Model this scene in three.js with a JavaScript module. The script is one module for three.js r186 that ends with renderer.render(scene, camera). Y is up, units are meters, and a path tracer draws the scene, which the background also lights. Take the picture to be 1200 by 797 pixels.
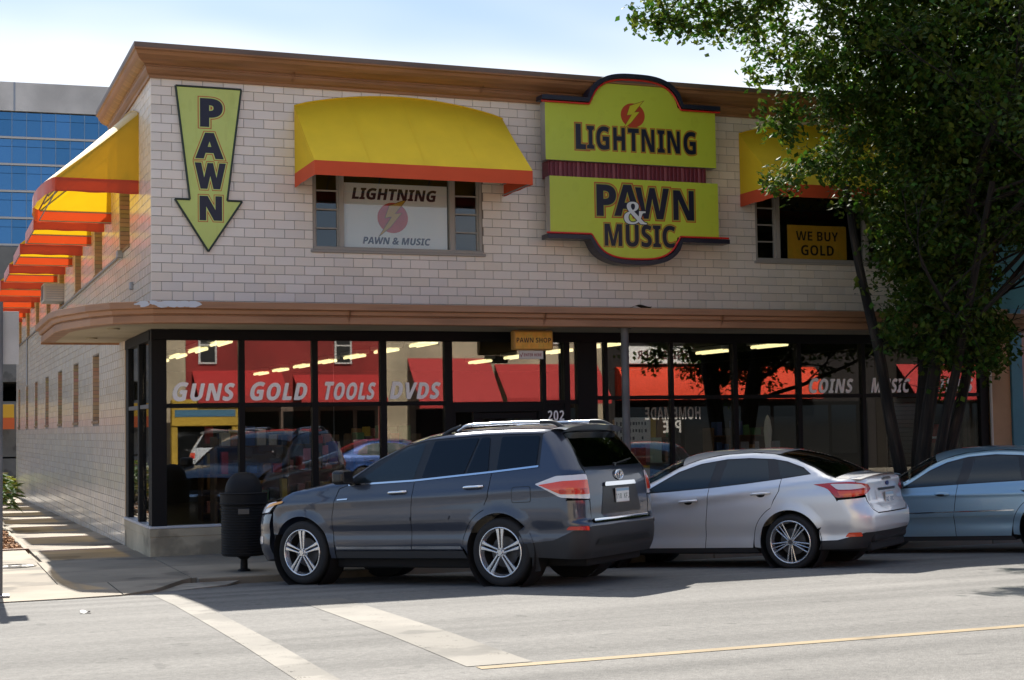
import * as THREE from 'three';
import { RoundedBoxGeometry } from 'three/addons/geometries/RoundedBoxGeometry.js';
import { mergeGeometries, mergeVertices } from 'three/addons/utils/BufferGeometryUtils.js';
import { FontLoader } from 'three/addons/loaders/FontLoader.js';
import { RectAreaLightUniformsLib } from 'three/addons/lights/RectAreaLightUniformsLib.js';
RectAreaLightUniformsLib.init();
const V = (x, y, z) => new THREE.Vector3(x, y, z), PI = Math.PI, rad = (d) => d * PI / 180;
const { clamp, lerp, smoothstep } = THREE.MathUtils;
const scene = new THREE.Scene();

// ---------------------------------------------------------------- camera, sky, sun, exposure
const camera = new THREE.PerspectiveCamera(25.29, 1024 / 680, 0.1, 4000);
{
  const y = rad(21.4), p = rad(3.25), r = rad(0.92);
  const F = V(Math.sin(y) * Math.cos(p), Math.sin(p), -Math.cos(y) * Math.cos(p)), R0 = V(Math.cos(y), 0, Math.sin(y)), U0 = R0.clone().cross(F);
  const R = R0.clone().multiplyScalar(Math.cos(r)).addScaledVector(U0, -Math.sin(r)), U = U0.clone().multiplyScalar(Math.cos(r)).addScaledVector(R0, Math.sin(r));
  camera.quaternion.setFromRotationMatrix(new THREE.Matrix4().makeBasis(R, U, F.clone().negate()));
  camera.position.set(-3.17, 1.75, 22.6);
}
const EXPOSURE = 2.6, SUN_POWER = 5.0, SKY_POWER = 0.61;
const SUN = V(0.02, 0.70, -0.715).normalize();

let seedState = 7;
const seed = (n) => { seedState = n >>> 0; };
const rnd = () => { seedState = (seedState + 0x6d2b79f5) | 0; let t = Math.imul(seedState ^ (seedState >>> 15), 1 | seedState); t = (t + Math.imul(t ^ (t >>> 7), 61 | t)) ^ t; return ((t ^ (t >>> 14)) >>> 0) / 4294967296; };
const rr = (a, b) => a + (b - a) * rnd();
const hash = (x, y, s) => { let h = Math.imul(x | 0, 374761393) ^ Math.imul(y | 0, 668265263) ^ Math.imul(s | 0, 974711); h = Math.imul(h ^ (h >>> 13), 1274126177); return ((h ^ (h >>> 16)) >>> 0) / 4294967296; };
// tileable value noise, px and py lattice cells per side
function vnoise(u, v, px, py, s) {
  const x = u * px, y = v * py, ix = Math.floor(x), iy = Math.floor(y), fx = x - ix, fy = y - iy, sx = fx * fx * (3 - 2 * fx), sy = fy * fy * (3 - 2 * fy);
  const m = (a, n) => ((a % n) + n) % n, a0 = m(ix, px), a1 = m(ix + 1, px), b0 = m(iy, py), b1 = m(iy + 1, py);
  return lerp(lerp(hash(a0, b0, s), hash(a1, b0, s), sx), lerp(hash(a0, b1, s), hash(a1, b1, s), sx), sy);
}
function fbm(u, v, px, py, oct, s) { let t = 0, a = 0.5, n = 0; for (let i = 0; i < oct; i++) { t += a * vnoise(u, v, px << i, py << i, s + i); n += a; a *= 0.5; } return t / n; }

{ // sky: pale summer haze, bright towards the sun, thin streaked cloud
  const W = 1024, H = 512, d = new Float32Array(W * H * 4), dir = V(0, 0, 0);
  for (let j = 0; j < H; j++) for (let i = 0; i < W; i++) {
    const el = ((j + 0.5) / H - 0.5) * PI, az = ((i + 0.5) / W - 0.5) * 2 * PI;
    dir.set(Math.cos(az) * Math.cos(el), Math.sin(el), Math.sin(az) * Math.cos(el));
    const up = Math.max(0, dir.y), c = dir.dot(SUN), h = Math.pow(1 - up, 3.5);
    const glow = 0.20 * Math.pow(Math.max(0, c * 0.5 + 0.5), 5) + 0.9 * Math.pow(Math.max(0, c), 24);
    const side = lerp(0.92, 1.10, smoothstep(c, -0.5, 0.9)); let r = lerp(0.06, 0.56, h) * side + glow * 0.66, g = lerp(0.15, 0.69, h) * side + glow * 0.76, b = lerp(0.36, 0.80, h) * side + glow * 0.76;
    if (dir.y > 0) {
      const k = 1 / (dir.y + 0.12), u = dir.x * k * 0.05 + 0.31, v = dir.z * k * 0.09 + 0.17;
      const n = fbm(u - Math.floor(u), v - Math.floor(v), 6, 6, 6, 91), m = smoothstep(n, 0.45, 0.62) * smoothstep(dir.y, 0.01, 0.12) * 0.75;
      const lit = 0.66 * side + glow * 0.8;
      r = lerp(r, lit, m); g = lerp(g, lit * 1.0, m); b = lerp(b, lit * 1.02, m);
    } else { const gr = 0.16; r = lerp(r, gr, smoothstep(-dir.y, 0, 0.06)); g = lerp(g, gr, smoothstep(-dir.y, 0, 0.06)); b = lerp(b, gr, smoothstep(-dir.y, 0, 0.06)); }
    const o = (j * W + i) * 4; d[o] = r * SKY_POWER; d[o + 1] = g * SKY_POWER; d[o + 2] = b * SKY_POWER; d[o + 3] = 1;
  }
  const t = new THREE.DataTexture(d, W, H, THREE.RGBAFormat, THREE.FloatType); t.mapping = THREE.EquirectangularReflectionMapping; t.minFilter = t.magFilter = THREE.LinearFilter; t.needsUpdate = true;
  scene.background = t; scene.environment = t;
}
const sun = new THREE.DirectionalLight(new THREE.Color(1, 0.945, 0.86), SUN_POWER); sun.name = 'sun';
sun.position.copy(SUN).multiplyScalar(90); sun.castShadow = true; sun.shadow.mapSize.set(4096, 4096);
Object.assign(sun.shadow.camera, { left: -45, right: 45, top: 45, bottom: -45, near: 1, far: 220 }); sun.shadow.radius = 1;
scene.add(sun, sun.target);
const renderer = new THREE.WebGLRenderer({ antialias: true });
renderer.toneMapping = THREE.LinearToneMapping; renderer.toneMappingExposure = EXPOSURE; renderer.shadowMap.enabled = true;

// ---------------------------------------------------------------- helpers
const names = new Map();
const numbered = (n) => { const k = names.get(n) ?? 0; names.set(n, k + 1); return k ? n + '_' + String(k).padStart(3, '0') : n; };
function tag(o, label, category, group, kind) { const u = {}; if (label) u.label = label; if (category) u.category = category; if (group) u.group = group; if (kind) u.kind = kind; o.userData = u; return o; }
function thing(name, label, category, pos = [0, 0, 0], turn = 0, group) { const o = new THREE.Group(); o.name = numbered(name); o.position.set(...pos); o.rotation.y = turn; scene.add(o); return tag(o, label, category, group); }
function shadows(m) { m.castShadow = m.receiveShadow = true; return m; }
function part(parent, name, geo, mat, pos) { const g = Array.isArray(geo) ? join(geo) : geo; const m = shadows(new THREE.Mesh(g, mat)); m.name = name; if (pos) m.position.set(...pos); parent.add(m); return m; }
function group(parent, name, pos) { const g = new THREE.Group(); g.name = name; if (pos) g.position.set(...pos); parent.add(g); return g; }
function solo(name, label, category, geo, mat, grp) { const m = shadows(new THREE.Mesh(Array.isArray(geo) ? join(geo) : geo, mat)); m.name = numbered(name); scene.add(m); return tag(m, label, category, grp); }
function struct(name, geo, mat, kind = 'structure', label) { const m = shadows(new THREE.Mesh(Array.isArray(geo) ? join(geo) : geo, mat)); m.name = numbered(name); scene.add(m); m.userData = { kind }; if (label) m.userData.label = label; return m; }
function norm(g) { let a = g.index ? g.toNonIndexed() : g; if (!a.attributes.normal) a.computeVertexNormals(); if (!a.attributes.uv) a.setAttribute('uv', new THREE.BufferAttribute(new Float32Array(a.attributes.position.count * 2), 2)); for (const k of Object.keys(a.attributes)) if (!['position', 'normal', 'uv'].includes(k) && !(k === 'color' && g.keepColor)) a.deleteAttribute(k); return a; }
const join = (list) => list.length === 1 ? list[0] : mergeGeometries(list.map(norm));
const at = (g, x = 0, y = 0, z = 0) => g.translate(x, y, z);
const bx = (x0, x1, y0, y1, z0, z1) => new THREE.BoxGeometry(x1 - x0, y1 - y0, z1 - z0).translate((x0 + x1) / 2, (y0 + y1) / 2, (z0 + z1) / 2);
const rb = (x0, x1, y0, y1, z0, z1, r = 0.02, s = 2) => new RoundedBoxGeometry(x1 - x0, y1 - y0, z1 - z0, s, Math.min(r, (x1 - x0) / 2.01, (y1 - y0) / 2.01, (z1 - z0) / 2.01)).translate((x0 + x1) / 2, (y0 + y1) / 2, (z0 + z1) / 2);
const cyl = (r0, r1, h, n = 16, open = false) => new THREE.CylinderGeometry(r1, r0, h, n, 1, open);
function rod(a, b, r, n = 8, r2 = r) { const A = V(...a), B = V(...b), d = B.clone().sub(A), g = new THREE.CylinderGeometry(r2, r, d.length(), n); g.applyQuaternion(new THREE.Quaternion().setFromUnitVectors(V(0, 1, 0), d.clone().normalize())); return g.translate((A.x + B.x) / 2, (A.y + B.y) / 2, (A.z + B.z) / 2); }
const tube = (pts, r, n = 40, k = 8) => new THREE.TubeGeometry(new THREE.CatmullRomCurve3(pts.map((p) => V(...p))), n, r, k);
const shapeOf = (pts) => new THREE.Shape(pts.map((p) => new THREE.Vector2(p[0], p[1])));
const extrude = (pts, depth, bevel = 0, z = 0) => new THREE.ExtrudeGeometry(Array.isArray(pts) ? shapeOf(pts) : pts, { depth: depth - 2 * bevel, bevelEnabled: bevel > 0, bevelThickness: bevel, bevelSize: bevel, bevelOffset: -bevel, bevelSegments: 2, curveSegments: 24 }).translate(0, 0, z + bevel);
function uvBox(g, s = 1) { // uv in metres by the way each face points
  const a = g.index ? g.toNonIndexed() : g, p = a.attributes.position, n = p.count, uv = new Float32Array(n * 2), A = V(0, 0, 0), B = V(0, 0, 0), C = V(0, 0, 0);
  for (let i = 0; i < n; i += 3) {
    A.fromBufferAttribute(p, i); B.fromBufferAttribute(p, i + 1); C.fromBufferAttribute(p, i + 2);
    const N = B.clone().sub(A).cross(C.clone().sub(A)), x = Math.abs(N.x), y = Math.abs(N.y), z = Math.abs(N.z);
    [A, B, C].forEach((q, k) => { const o = (i + k) * 2; if (y >= x && y >= z) { uv[o] = q.x * s; uv[o + 1] = -q.z * s; } else if (x >= z) { uv[o] = q.z * s; uv[o + 1] = q.y * s; } else { uv[o] = q.x * s; uv[o + 1] = q.y * s; } });
  }
  a.setAttribute('uv', new THREE.BufferAttribute(uv, 2)); return a;
}
function tint(g, c) { const n = g.attributes.position.count, a = new Float32Array(n * 3); for (let i = 0; i < n; i++) a.set(c, i * 3); g.setAttribute('color', new THREE.BufferAttribute(a, 3)); g.keepColor = true; return g; }
function sweep(path, profile, closedEnds = true) { // path: [x,z,nx,nz] points with outward directions; profile: [out,y]
  const pos = [], np = profile.length, idx = [];
  for (const [x, z, nx, nz] of path) for (const [o, y] of profile) pos.push(x + nx * o, y, z + nz * o);
  for (let i = 0; i + 1 < path.length; i++) for (let j = 0; j + 1 < np; j++) { const a = i * np + j, b = a + np; idx.push(a, b, a + 1, a + 1, b, b + 1); }
  let g = new THREE.BufferGeometry(); g.setAttribute('position', new THREE.Float32BufferAttribute(pos, 3)); g.setIndex(idx);
  g = g.toNonIndexed(); g.computeVertexNormals();
  if (closedEnds) { const tri = THREE.ShapeUtils.triangulateShape(profile.map((p) => new THREE.Vector2(...p)), []), caps = [];
    for (const [q, f] of [[path[0], 0], [path.at(-1), 1]]) for (const t of tri) for (const k of f ? t : [t[0], t[2], t[1]]) { const [o, y] = profile[k]; caps.push(q[0] + q[2] * o, y, q[1] + q[3] * o); }
    const c = new THREE.BufferGeometry(); c.setAttribute('position', new THREE.Float32BufferAttribute(caps, 3)); c.computeVertexNormals(); g = join([g, c]); }
  return g;
}
function gridGeo(nx, ny, f) { // f(u,v) -> [x,y,z]
  const p = [], uv = [], idx = [];
  for (let j = 0; j <= ny; j++) for (let i = 0; i <= nx; i++) { p.push(...f(i / nx, j / ny)); uv.push(i / nx, j / ny); }
  for (let j = 0; j < ny; j++) for (let i = 0; i < nx; i++) { const a = j * (nx + 1) + i, b = a + nx + 1; idx.push(a, a + 1, b, b, a + 1, b + 1); }
  const g = new THREE.BufferGeometry(); g.setAttribute('position', new THREE.Float32BufferAttribute(p, 3)); g.setAttribute('uv', new THREE.Float32BufferAttribute(uv, 2)); g.setIndex(idx); g.computeVertexNormals(); return g;
}

// ---------------------------------------------------------------- textures and materials
function dataTex(W, H, f, srgb, sx = 1, sy = 1) { // f(u,v) -> grey 0..1 or [r,g,b]; repeats every sx by sy metres
  const d = new Uint8Array(W * H * 4);
  for (let j = 0; j < H; j++) for (let i = 0; i < W; i++) { const c = f((i + 0.5) / W, (j + 0.5) / H, i, j), o = (j * W + i) * 4; if (c.length) { d[o] = clamp(c[0], 0, 1) * 255; d[o + 1] = clamp(c[1], 0, 1) * 255; d[o + 2] = clamp(c[2], 0, 1) * 255; } else d[o] = d[o + 1] = d[o + 2] = clamp(c, 0, 1) * 255; d[o + 3] = 255; }
  const t = new THREE.DataTexture(d, W, H); t.wrapS = t.wrapT = THREE.RepeatWrapping; t.magFilter = THREE.LinearFilter; t.minFilter = THREE.LinearMipmapLinearFilter; t.generateMipmaps = true; if (srgb) t.colorSpace = THREE.SRGBColorSpace; t.repeat.set(1 / sx, 1 / sy); t.needsUpdate = true; return t;
}
function canvasTex(W, H, draw) { const c = document.createElement('canvas'); c.width = W; c.height = H; draw(c.getContext('2d'), W, H); const t = new THREE.CanvasTexture(c); t.colorSpace = THREE.SRGBColorSpace; t.magFilter = THREE.LinearFilter; return t; }
const rgb = (r, g, b) => new THREE.Color().setRGB(r, g, b);
const std = (c, o = {}) => new THREE.MeshStandardMaterial({ color: Array.isArray(c) ? rgb(...c) : c, roughness: 0.7, ...o });
const phy = (c, o = {}) => new THREE.MeshPhysicalMaterial({ color: Array.isArray(c) ? rgb(...c) : c, roughness: 0.5, ...o });

const T = {};
T.asphalt = dataTex(2048, 1024, (u, v, i, j) => {
  const big = fbm(u, v, 5, 3, 4, 11), streak = fbm(u, v, 2, 22, 4, 23), fine = hash(i, j, 5), grain = vnoise(u, v, 512, 256, 31), spot = vnoise(u, v, 90, 60, 77);
  let c = 0.80 + (big - 0.5) * 0.16 + (streak - 0.5) * 0.26 + (fine - 0.5) * 0.12 + (grain - 0.5) * 0.10;
  if (spot > 0.93) c -= 0.10; return [c, c * 0.992, c * 0.975];
}, true, 16, 8);
T.asphaltBump = dataTex(1024, 1024, (u, v, i, j) => 0.5 * vnoise(u, v, 256, 256, 3) + 0.5 * hash(i, j, 8), false, 3, 3);
T.concrete = dataTex(1024, 1024, (u, v, i, j) => {
  const big = fbm(u, v, 4, 4, 5, 41), st = fbm(u, v, 9, 9, 4, 47), fine = hash(i, j, 6), stain = smoothstep(fbm(u, v, 7, 7, 5, 53), 0.60, 0.72);
  const c = 0.80 + (big - 0.5) * 0.30 + (st - 0.5) * 0.14 + (fine - 0.5) * 0.07 - stain * 0.14; return [c, c * 0.975, c * 0.93];
}, true, 4, 4);
T.plaster = dataTex(512, 512, (u, v, i, j) => { const c = 0.84 + (fbm(u, v, 4, 4, 5, 61) - 0.5) * 0.26 + (hash(i, j, 7) - 0.5) * 0.05; return [c, c * 0.985, c * 0.96]; }, true, 3, 3);
T.rough = dataTex(512, 512, (u, v) => 0.5 + (fbm(u, v, 8, 8, 5, 71) - 0.5) * 0.9, false, 2, 2);
T.metalPaint = dataTex(512, 512, (u, v, i, j) => { const s = fbm(u, v, 3, 12, 5, 83), c = 0.86 + (s - 0.5) * 0.34 + (hash(i, j, 9) - 0.5) * 0.04; return [c, c, c]; }, true, 2.5, 1.0);
T.fabric = dataTex(512, 512, (u, v, i, j) => { const w = 0.5 + 0.25 * (Math.sin(u * PI * 2 * 128) + Math.sin(v * PI * 2 * 128)), c = 0.93 + (fbm(u, v, 3, 3, 4, 97) - 0.5) * 0.08 + (w - 0.5) * 0.05; return [c, c, c]; }, true, 1, 1);
T.brick = null;
T.bark = dataTex(512, 512, (u, v, i, j) => { const f = fbm(u, v, 14, 3, 5, 103), c = 0.5 + (f - 0.5) * 1.1; return [c, c * 0.94, c * 0.86]; }, true, 0.6, 1.4);
const M = {
  asphalt: std([0.196, 0.192, 0.185], { map: T.asphalt, roughness: 0.93, bumpMap: T.asphaltBump, bumpScale: 0.006 }),
  concrete: std([0.36, 0.325, 0.275], { map: T.concrete, roughness: 0.9, bumpMap: T.rough, bumpScale: 0.004 }),
  concretePale: std([0.42, 0.40, 0.365], { map: T.concrete, roughness: 0.9, bumpMap: T.rough, bumpScale: 0.004 }),
  plinth: std([0.74, 0.65, 0.50], { map: T.concrete, roughness: 0.85, bumpMap: T.rough, bumpScale: 0.004 }),
  paintWhite: std([0.66, 0.65, 0.61], { map: T.concrete, roughness: 0.8 }),
  paintYellow: std([0.62, 0.44, 0.17], { map: T.concrete, roughness: 0.8 }),
  canopyTrim: std([0.44, 0.215, 0.105], { map: T.metalPaint, roughness: 0.5, bumpMap: T.rough, bumpScale: 0.003 }),
  mortar: std([0.30, 0.265, 0.235], { map: T.plaster, roughness: 0.95 }),
  brownTrim: std([0.42, 0.20, 0.088], { map: T.metalPaint, roughness: 0.5, bumpMap: T.rough, bumpScale: 0.003 }),
  brownTop: std([0.20, 0.13, 0.09], { map: T.metalPaint, roughness: 0.5 }),
  soffit: std([0.66, 0.57, 0.42], { map: T.plaster, roughness: 0.8 }),
  frame: phy([0.006, 0.006, 0.007], { roughness: 0.55, specularIntensity: 0.35 }),
  frameGrey: std([0.10, 0.10, 0.11], { roughness: 0.45 }),
  sillMetal: std([0.55, 0.57, 0.62], { roughness: 0.38, metalness: 0.55 }),
  winFrame: std([0.52, 0.49, 0.45], { map: T.plaster, roughness: 0.6 }),
  glass: new THREE.MeshPhysicalMaterial({ color: rgb(0.82, 0.83, 0.81), roughness: 0.0, transmission: 1, thickness: 0, ior: 2.0 }),
  glassUp: new THREE.MeshPhysicalMaterial({ color: rgb(0.88, 0.90, 0.90), roughness: 0.0, transmission: 1, thickness: 0, ior: 1.6 }),
  dark: std([0.012, 0.012, 0.013], { roughness: 0.8 }),
  black: std([0.02, 0.02, 0.021], { roughness: 0.55 }),
  white: std([0.74, 0.74, 0.72], { roughness: 0.5 }),
  whitePaint: std([0.72, 0.71, 0.70], { map: T.plaster, roughness: 0.6 }),
  chrome: std([0.82, 0.83, 0.85], { roughness: 0.12, metalness: 1 }),
  steel: std([0.34, 0.35, 0.37], { roughness: 0.45, metalness: 0.6 }),
  mortarSide: std([0.42, 0.37, 0.32], { map: T.plaster, roughness: 0.95 }),
  brickBrown: std([0.44, 0.28, 0.16], { map: T.plaster, roughness: 0.85 }),
  yellowCloth: phy([0.86, 0.56, 0.012], { map: T.fabric, roughness: 0.85, transmission: 0.48, thickness: 0, side: THREE.DoubleSide }),
  yellowCanvas: phy([0.95, 0.62, 0.01], { map: T.fabric, roughness: 0.8, side: THREE.DoubleSide }), redCanvas: phy([0.80, 0.10, 0.025], { map: T.fabric, roughness: 0.8, side: THREE.DoubleSide }),
  redCloth: phy([0.74, 0.085, 0.02], { map: T.fabric, roughness: 0.85, transmission: 0.42, thickness: 0, side: THREE.DoubleSide }),
  neon: std([0.62, 0.03, 0.02], { roughness: 0.25 }),
  rubber: std([0.014, 0.014, 0.015], { roughness: 0.8 }),
  tube: new THREE.MeshStandardMaterial({ color: rgb(0.8, 0.8, 0.7), emissive: rgb(1, 0.84, 0.42), emissiveIntensity: 0.85 }),
};
// ---------------------------------------------------------------- ground, road, pavements
const ROAD = [[3.5, -0.16], [5, -0.085], [7, 0.0], [9, 0.055], [11, 0.105], [13, 0.135], [15, 0.105], [17, 0.055], [19, 0.0], [21, -0.085], [22.5, -0.15]];
const roadY = (z) => { for (let i = 1; i < ROAD.length; i++) if (z <= ROAD[i][0]) return lerp(ROAD[i - 1][1], ROAD[i][1], clamp((z - ROAD[i - 1][0]) / (ROAD[i][0] - ROAD[i - 1][0]), 0, 1)); return ROAD.at(-1)[1]; };
{
  const g = new THREE.PlaneGeometry(3000, 3000); g.rotateX(-PI / 2); g.translate(0, -0.62, 0); struct('ground', uvBox(g), M.concrete);
  struct('road', uvBox(gridGeo(40, 76, (u, v) => { const z = lerp(22.5, 3.5, v); return [lerp(-40, 60, u), roadY(z), z]; })), M.asphalt);
}
// painted markings follow the crown of the road, just above it
function marking(name, x0, x1, z0, z1, mat, skew = 0) { const zs = [z0]; for (let z = Math.floor(z0 * 4 + 1) / 4; z < z1 - 1e-6; z += 0.25) zs.push(z); zs.push(z1); zs.reverse(); const g = gridGeo(2, zs.length - 1, (u, v) => { const z = zs[Math.round(v * (zs.length - 1))]; return [lerp(x0, x1, u) + skew * (z - z0), roadY(z) + 0.0036, z]; }); return struct(name, uvBox(g), mat, 'structure'); }
{ // worn paint: the old asphalt shows through
  const worn = (W, H, s, keep) => dataTex(W, H, (u, v) => { const n = fbm(u, v, 12, 24, 6, s), f = vnoise(u, v, 256, 256, s + 9); return (n * 0.55 + f * 0.45) < keep ? 1 : 0.0; }, false, 2, 2);
  const pw = std([0.252, 0.246, 0.232], { map: T.concrete, alphaMap: worn(1024, 1024, 5, 0.76), transparent: true, roughness: 0.85 });
  const py = std([0.33, 0.265, 0.165], { map: T.concrete, alphaMap: worn(1024, 1024, 15, 0.78), transparent: true, roughness: 0.85 });
  marking('stop_line', 0.42, 0.90, 7.3, 12.86, pw, -0.025);
  marking('crosswalk_line', -0.72, -0.46, 5.15, 15.2, pw, -0.022);
  marking('centre_line', 0.33, 60, 12.90, 13.02, py);
}
{ // pavement in front of the shop: separate concrete slabs, a bulb at the corner, a kerb along the parking bay
  const walk = struct('sidewalk', bx(-12, 60, -0.5, -0.145, -0.1, 3.5).translate(0, 0, 0), M.concrete);
  walk.name = 'sidewalk';
  const slabMats = [0.94, 1, 1.05, 0.9, 1.02].map((k) => { const m = M.concrete.clone(); m.color.multiplyScalar(k); m.map = T.concrete.clone(); m.map.offset.set(k * 7.3, k * 3.1); m.map.needsUpdate = true; return m; });
  seed(21);
  const slab = (pts) => { const g = uvBox(extrude(pts.map(([x, z]) => [x, -z]), 0.10, 0.006).rotateX(-PI / 2)); g.translate(0, -0.165, 0); part(walk, 'slab', g, slabMats[Math.floor(rnd() * 5)]); };
  const g = 0.006;
  for (let x = -9.6; x < 33; x += 1.6) for (const [z0, z1] of [[0, 1.75], [1.75, 3.5]]) { if (x < -1.61 && z0 === 0) { slab([[x + g, 0 + g - 2.4], [x + 1.6 - g, -2.4 + g], [x + 1.6 - g, z1 - g], [x + g, z1 - g]]); continue; } slab([[x + g, z0 + g], [x + 1.6 - g, z0 + g], [x + 1.6 - g, z1 - g], [x + g, z1 - g]]); }
  for (const [a, b] of [[-9.6, -6.8], [-6.8, -4.1], [-4.1, -2.35]]) slab([[a + g, 3.5 + g], [b - g, 3.5 + g], [b - g, 5.16], [a + g, 5.18]]);
  slab([[-2.35 + g, 3.5 + g], [-1.02 - g, 3.5 + g], [-1.02 - g, 5.05], [-1.6, 5.13], [-2.35 + g, 5.15]]);
  slab([[-1.02 + g, 3.5 + g], [-0.02, 3.5 + g], [-0.16, 3.7], [-0.60, 4.62], [-1.02 + g, 5.02]]);
  // kerb stones along the bay
  const kerb = group(scene, numbered('kerb')); kerb.userData = { kind: 'structure' };
  for (let x = 0.05; x < 32; x += 2.4) part(kerb, 'kerb_stone', uvBox(rb(x + 0.004, x + 2.396, -0.45, -0.058, 3.504, 3.66, 0.02)), slabMats[Math.floor(rnd() * 5)]);
  // apron of the corner ramp, flush with the road
  struct('ramp_apron', uvBox(extrude([[-0.62, -4.66], [-0.14, -3.72], [0.55, -3.68], [0.3, -4.15]], 0.02).rotateX(-PI / 2).translate(0, -0.128, 0)), M.concretePale);
  // pavement of the side street, falling away from the corner
  const sideY = (z) => -0.07 + 0.0102 * z;
  const sw = struct('side_sidewalk', uvBox(gridGeo(2, 60, (u, v) => { const z = lerp(-0.1, -60, v); return [lerp(-1.55, 0.05, u), sideY(z) - 0.05, z]; })), M.concrete);
  const gg = 0.008;
  for (let k = 0; k < 40; k++) { const z0 = -0.02 - k * 1.5, z1 = z0 - 1.5; if (k === 0) { } for (const [a, b] of [[-1.52, 0.02]]) { const s = uvBox(rb(a + gg, b - gg, -0.1, 0, z1 + gg, z0 - gg, 0.006)); const m = part(sw, 'slab', s, slabMats[Math.floor(rnd() * 5)]); m.position.y = sideY((z0 + z1) / 2) ; m.rotation.x = 0; } }
  struct('side_street', uvBox(bx(-14, -4.2, -0.6, -0.30, -60, -2.6)), M.asphalt);
  // planting bed with bark mulch behind a low edge
  struct('planting_bed', uvBox(bx(-4.1, -1.56, -0.5, -0.14, -40, -2.75)), std([0.10, 0.06, 0.035], { map: T.plaster, roughness: 1 }));
  const edge = group(scene, numbered('bed_edge')); edge.userData = { kind: 'structure' };
  part(edge, 'edge_strip', uvBox(rb(-4.1, -1.53, -0.4, -0.06, -2.78, -2.66, 0.02)), std([0.17, 0.09, 0.05], { roughness: 0.8 }));
  for (let k = 0; k < 20; k++) part(edge, 'edge_strip', uvBox(rb(-1.60, -1.53, -0.6, -0.07 - k * 0.02, -2.8 - k * 2 - 1.99, -2.8 - k * 2, 0.015)), M.concrete);
  seed(33);
  const chip = new THREE.BoxGeometry(0.055, 0.014, 0.022), N = 9000, im = new THREE.InstancedMesh(chip, std([1, 1, 1], { roughness: 0.95 }), N), q = new THREE.Object3D(), c = new THREE.Color();
  for (let i = 0; i < N; i++) { const z = -2.8 - Math.pow(rnd(), 1.4) * 26; q.position.set(rr(-2.6, -1.61), -0.125 + (z + 2.8) * 0.004 + rr(0, 0.035) + 0.02 * Math.sin(z * 3), z); q.rotation.set(rr(-0.5, 0.5), rr(0, 6), rr(-0.5, 0.5)); q.scale.setScalar(rr(0.6, 1.5)); q.updateMatrix(); im.setMatrixAt(i, q.matrix); const k = rr(0.5, 1.5); im.setColorAt(i, c.setRGB(0.26 * k, 0.135 * k, 0.06 * k)); }
  im.name = 'mulch'; im.castShadow = im.receiveShadow = true; im.userData = { kind: 'stuff', label: 'brown bark mulch in the planting bed' }; scene.add(im);
  // round utility cover let into the pavement
  const cv = thing('utility_cover', 'pale worn oval utility cover set in the corner sidewalk beside the mulch bed', 'utility cover', [-1.93, -0.062, 0.62]);
  part(cv, 'lid', cyl(0.25, 0.25, 0.012, 32), M.whitePaint); part(cv, 'rim', new THREE.TorusGeometry(0.27, 0.014, 8, 36).rotateX(PI / 2), M.concretePale);
  for (const r of [0.09, 0.17]) part(cv, 'ridge', new THREE.TorusGeometry(r, 0.008, 6, 30).rotateX(PI / 2).translate(0, 0.006, 0), M.concretePale);
}
// ---------------------------------------------------------------- the shop
const font = await new FontLoader().loadAsync('fonts/droid/droid_sans_bold.typeface.json');
function lettering(text, width, capH, { shear = 0.2, small = 0.8, track = 0.02, depth = 0, bold = 0 } = {}) { // first letter large, the rest small capitals
  const list = []; let x = 0;
  [...text].forEach((ch, i) => {
    if (ch === ' ') { x += capH * 0.4; return; }
    const size = capH / 0.714 * (i && small < 1 ? small : 1), sh = font.generateShapes(ch, size);
    const g = depth ? new THREE.ExtrudeGeometry(sh, { depth, bevelEnabled: false, curveSegments: 6 }) : new THREE.ShapeGeometry(sh, 8);
    g.translate(x, 0, 0); if (bold) for (const [a, b] of [[-1, 0], [1, 0], [0, 1], [0, -1]]) list.push(g.clone().translate(a * bold * capH, b * bold * capH, 0.0008 * (1 + list.length % 7))); list.push(g); x += font.data.glyphs[ch].ha * size / font.data.resolution + capH * track;
  });
  const g = join(list), p = g.attributes.position, k = width / (x - capH * track);
  for (let i = 0; i < p.count; i++) p.setX(i, (p.getX(i)) * k + p.getY(i) * shear);
  g.computeVertexNormals(); return g;
}
const FACADE = 15.0, W1 = [2.44, 5.21, 4.53, 5.80], W2 = [10.22, 12.99, 4.55, 5.80];
const shop = thing('pawn_shop_building', 'two storey corner shop with cream tile walls, brown cornice and black framed windows', 'shop building');
const SIDEWIN = [...Array(8)].map((_, k) => [-2.40 - 3.97 * k, -3.78 - 3.97 * k]), SLOT = [...Array(7)].map((_, k) => [-6.90 - 3.98 * k, -8.12 - 3.98 * k]);
const holed = (pts, holes) => { const s = shapeOf(pts); for (const [a, b, c, d] of holes) s.holes.push(new THREE.Path([[a, c], [b, c], [b, d], [a, d]].map((p) => new THREE.Vector2(...p)))); return s; };
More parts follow.
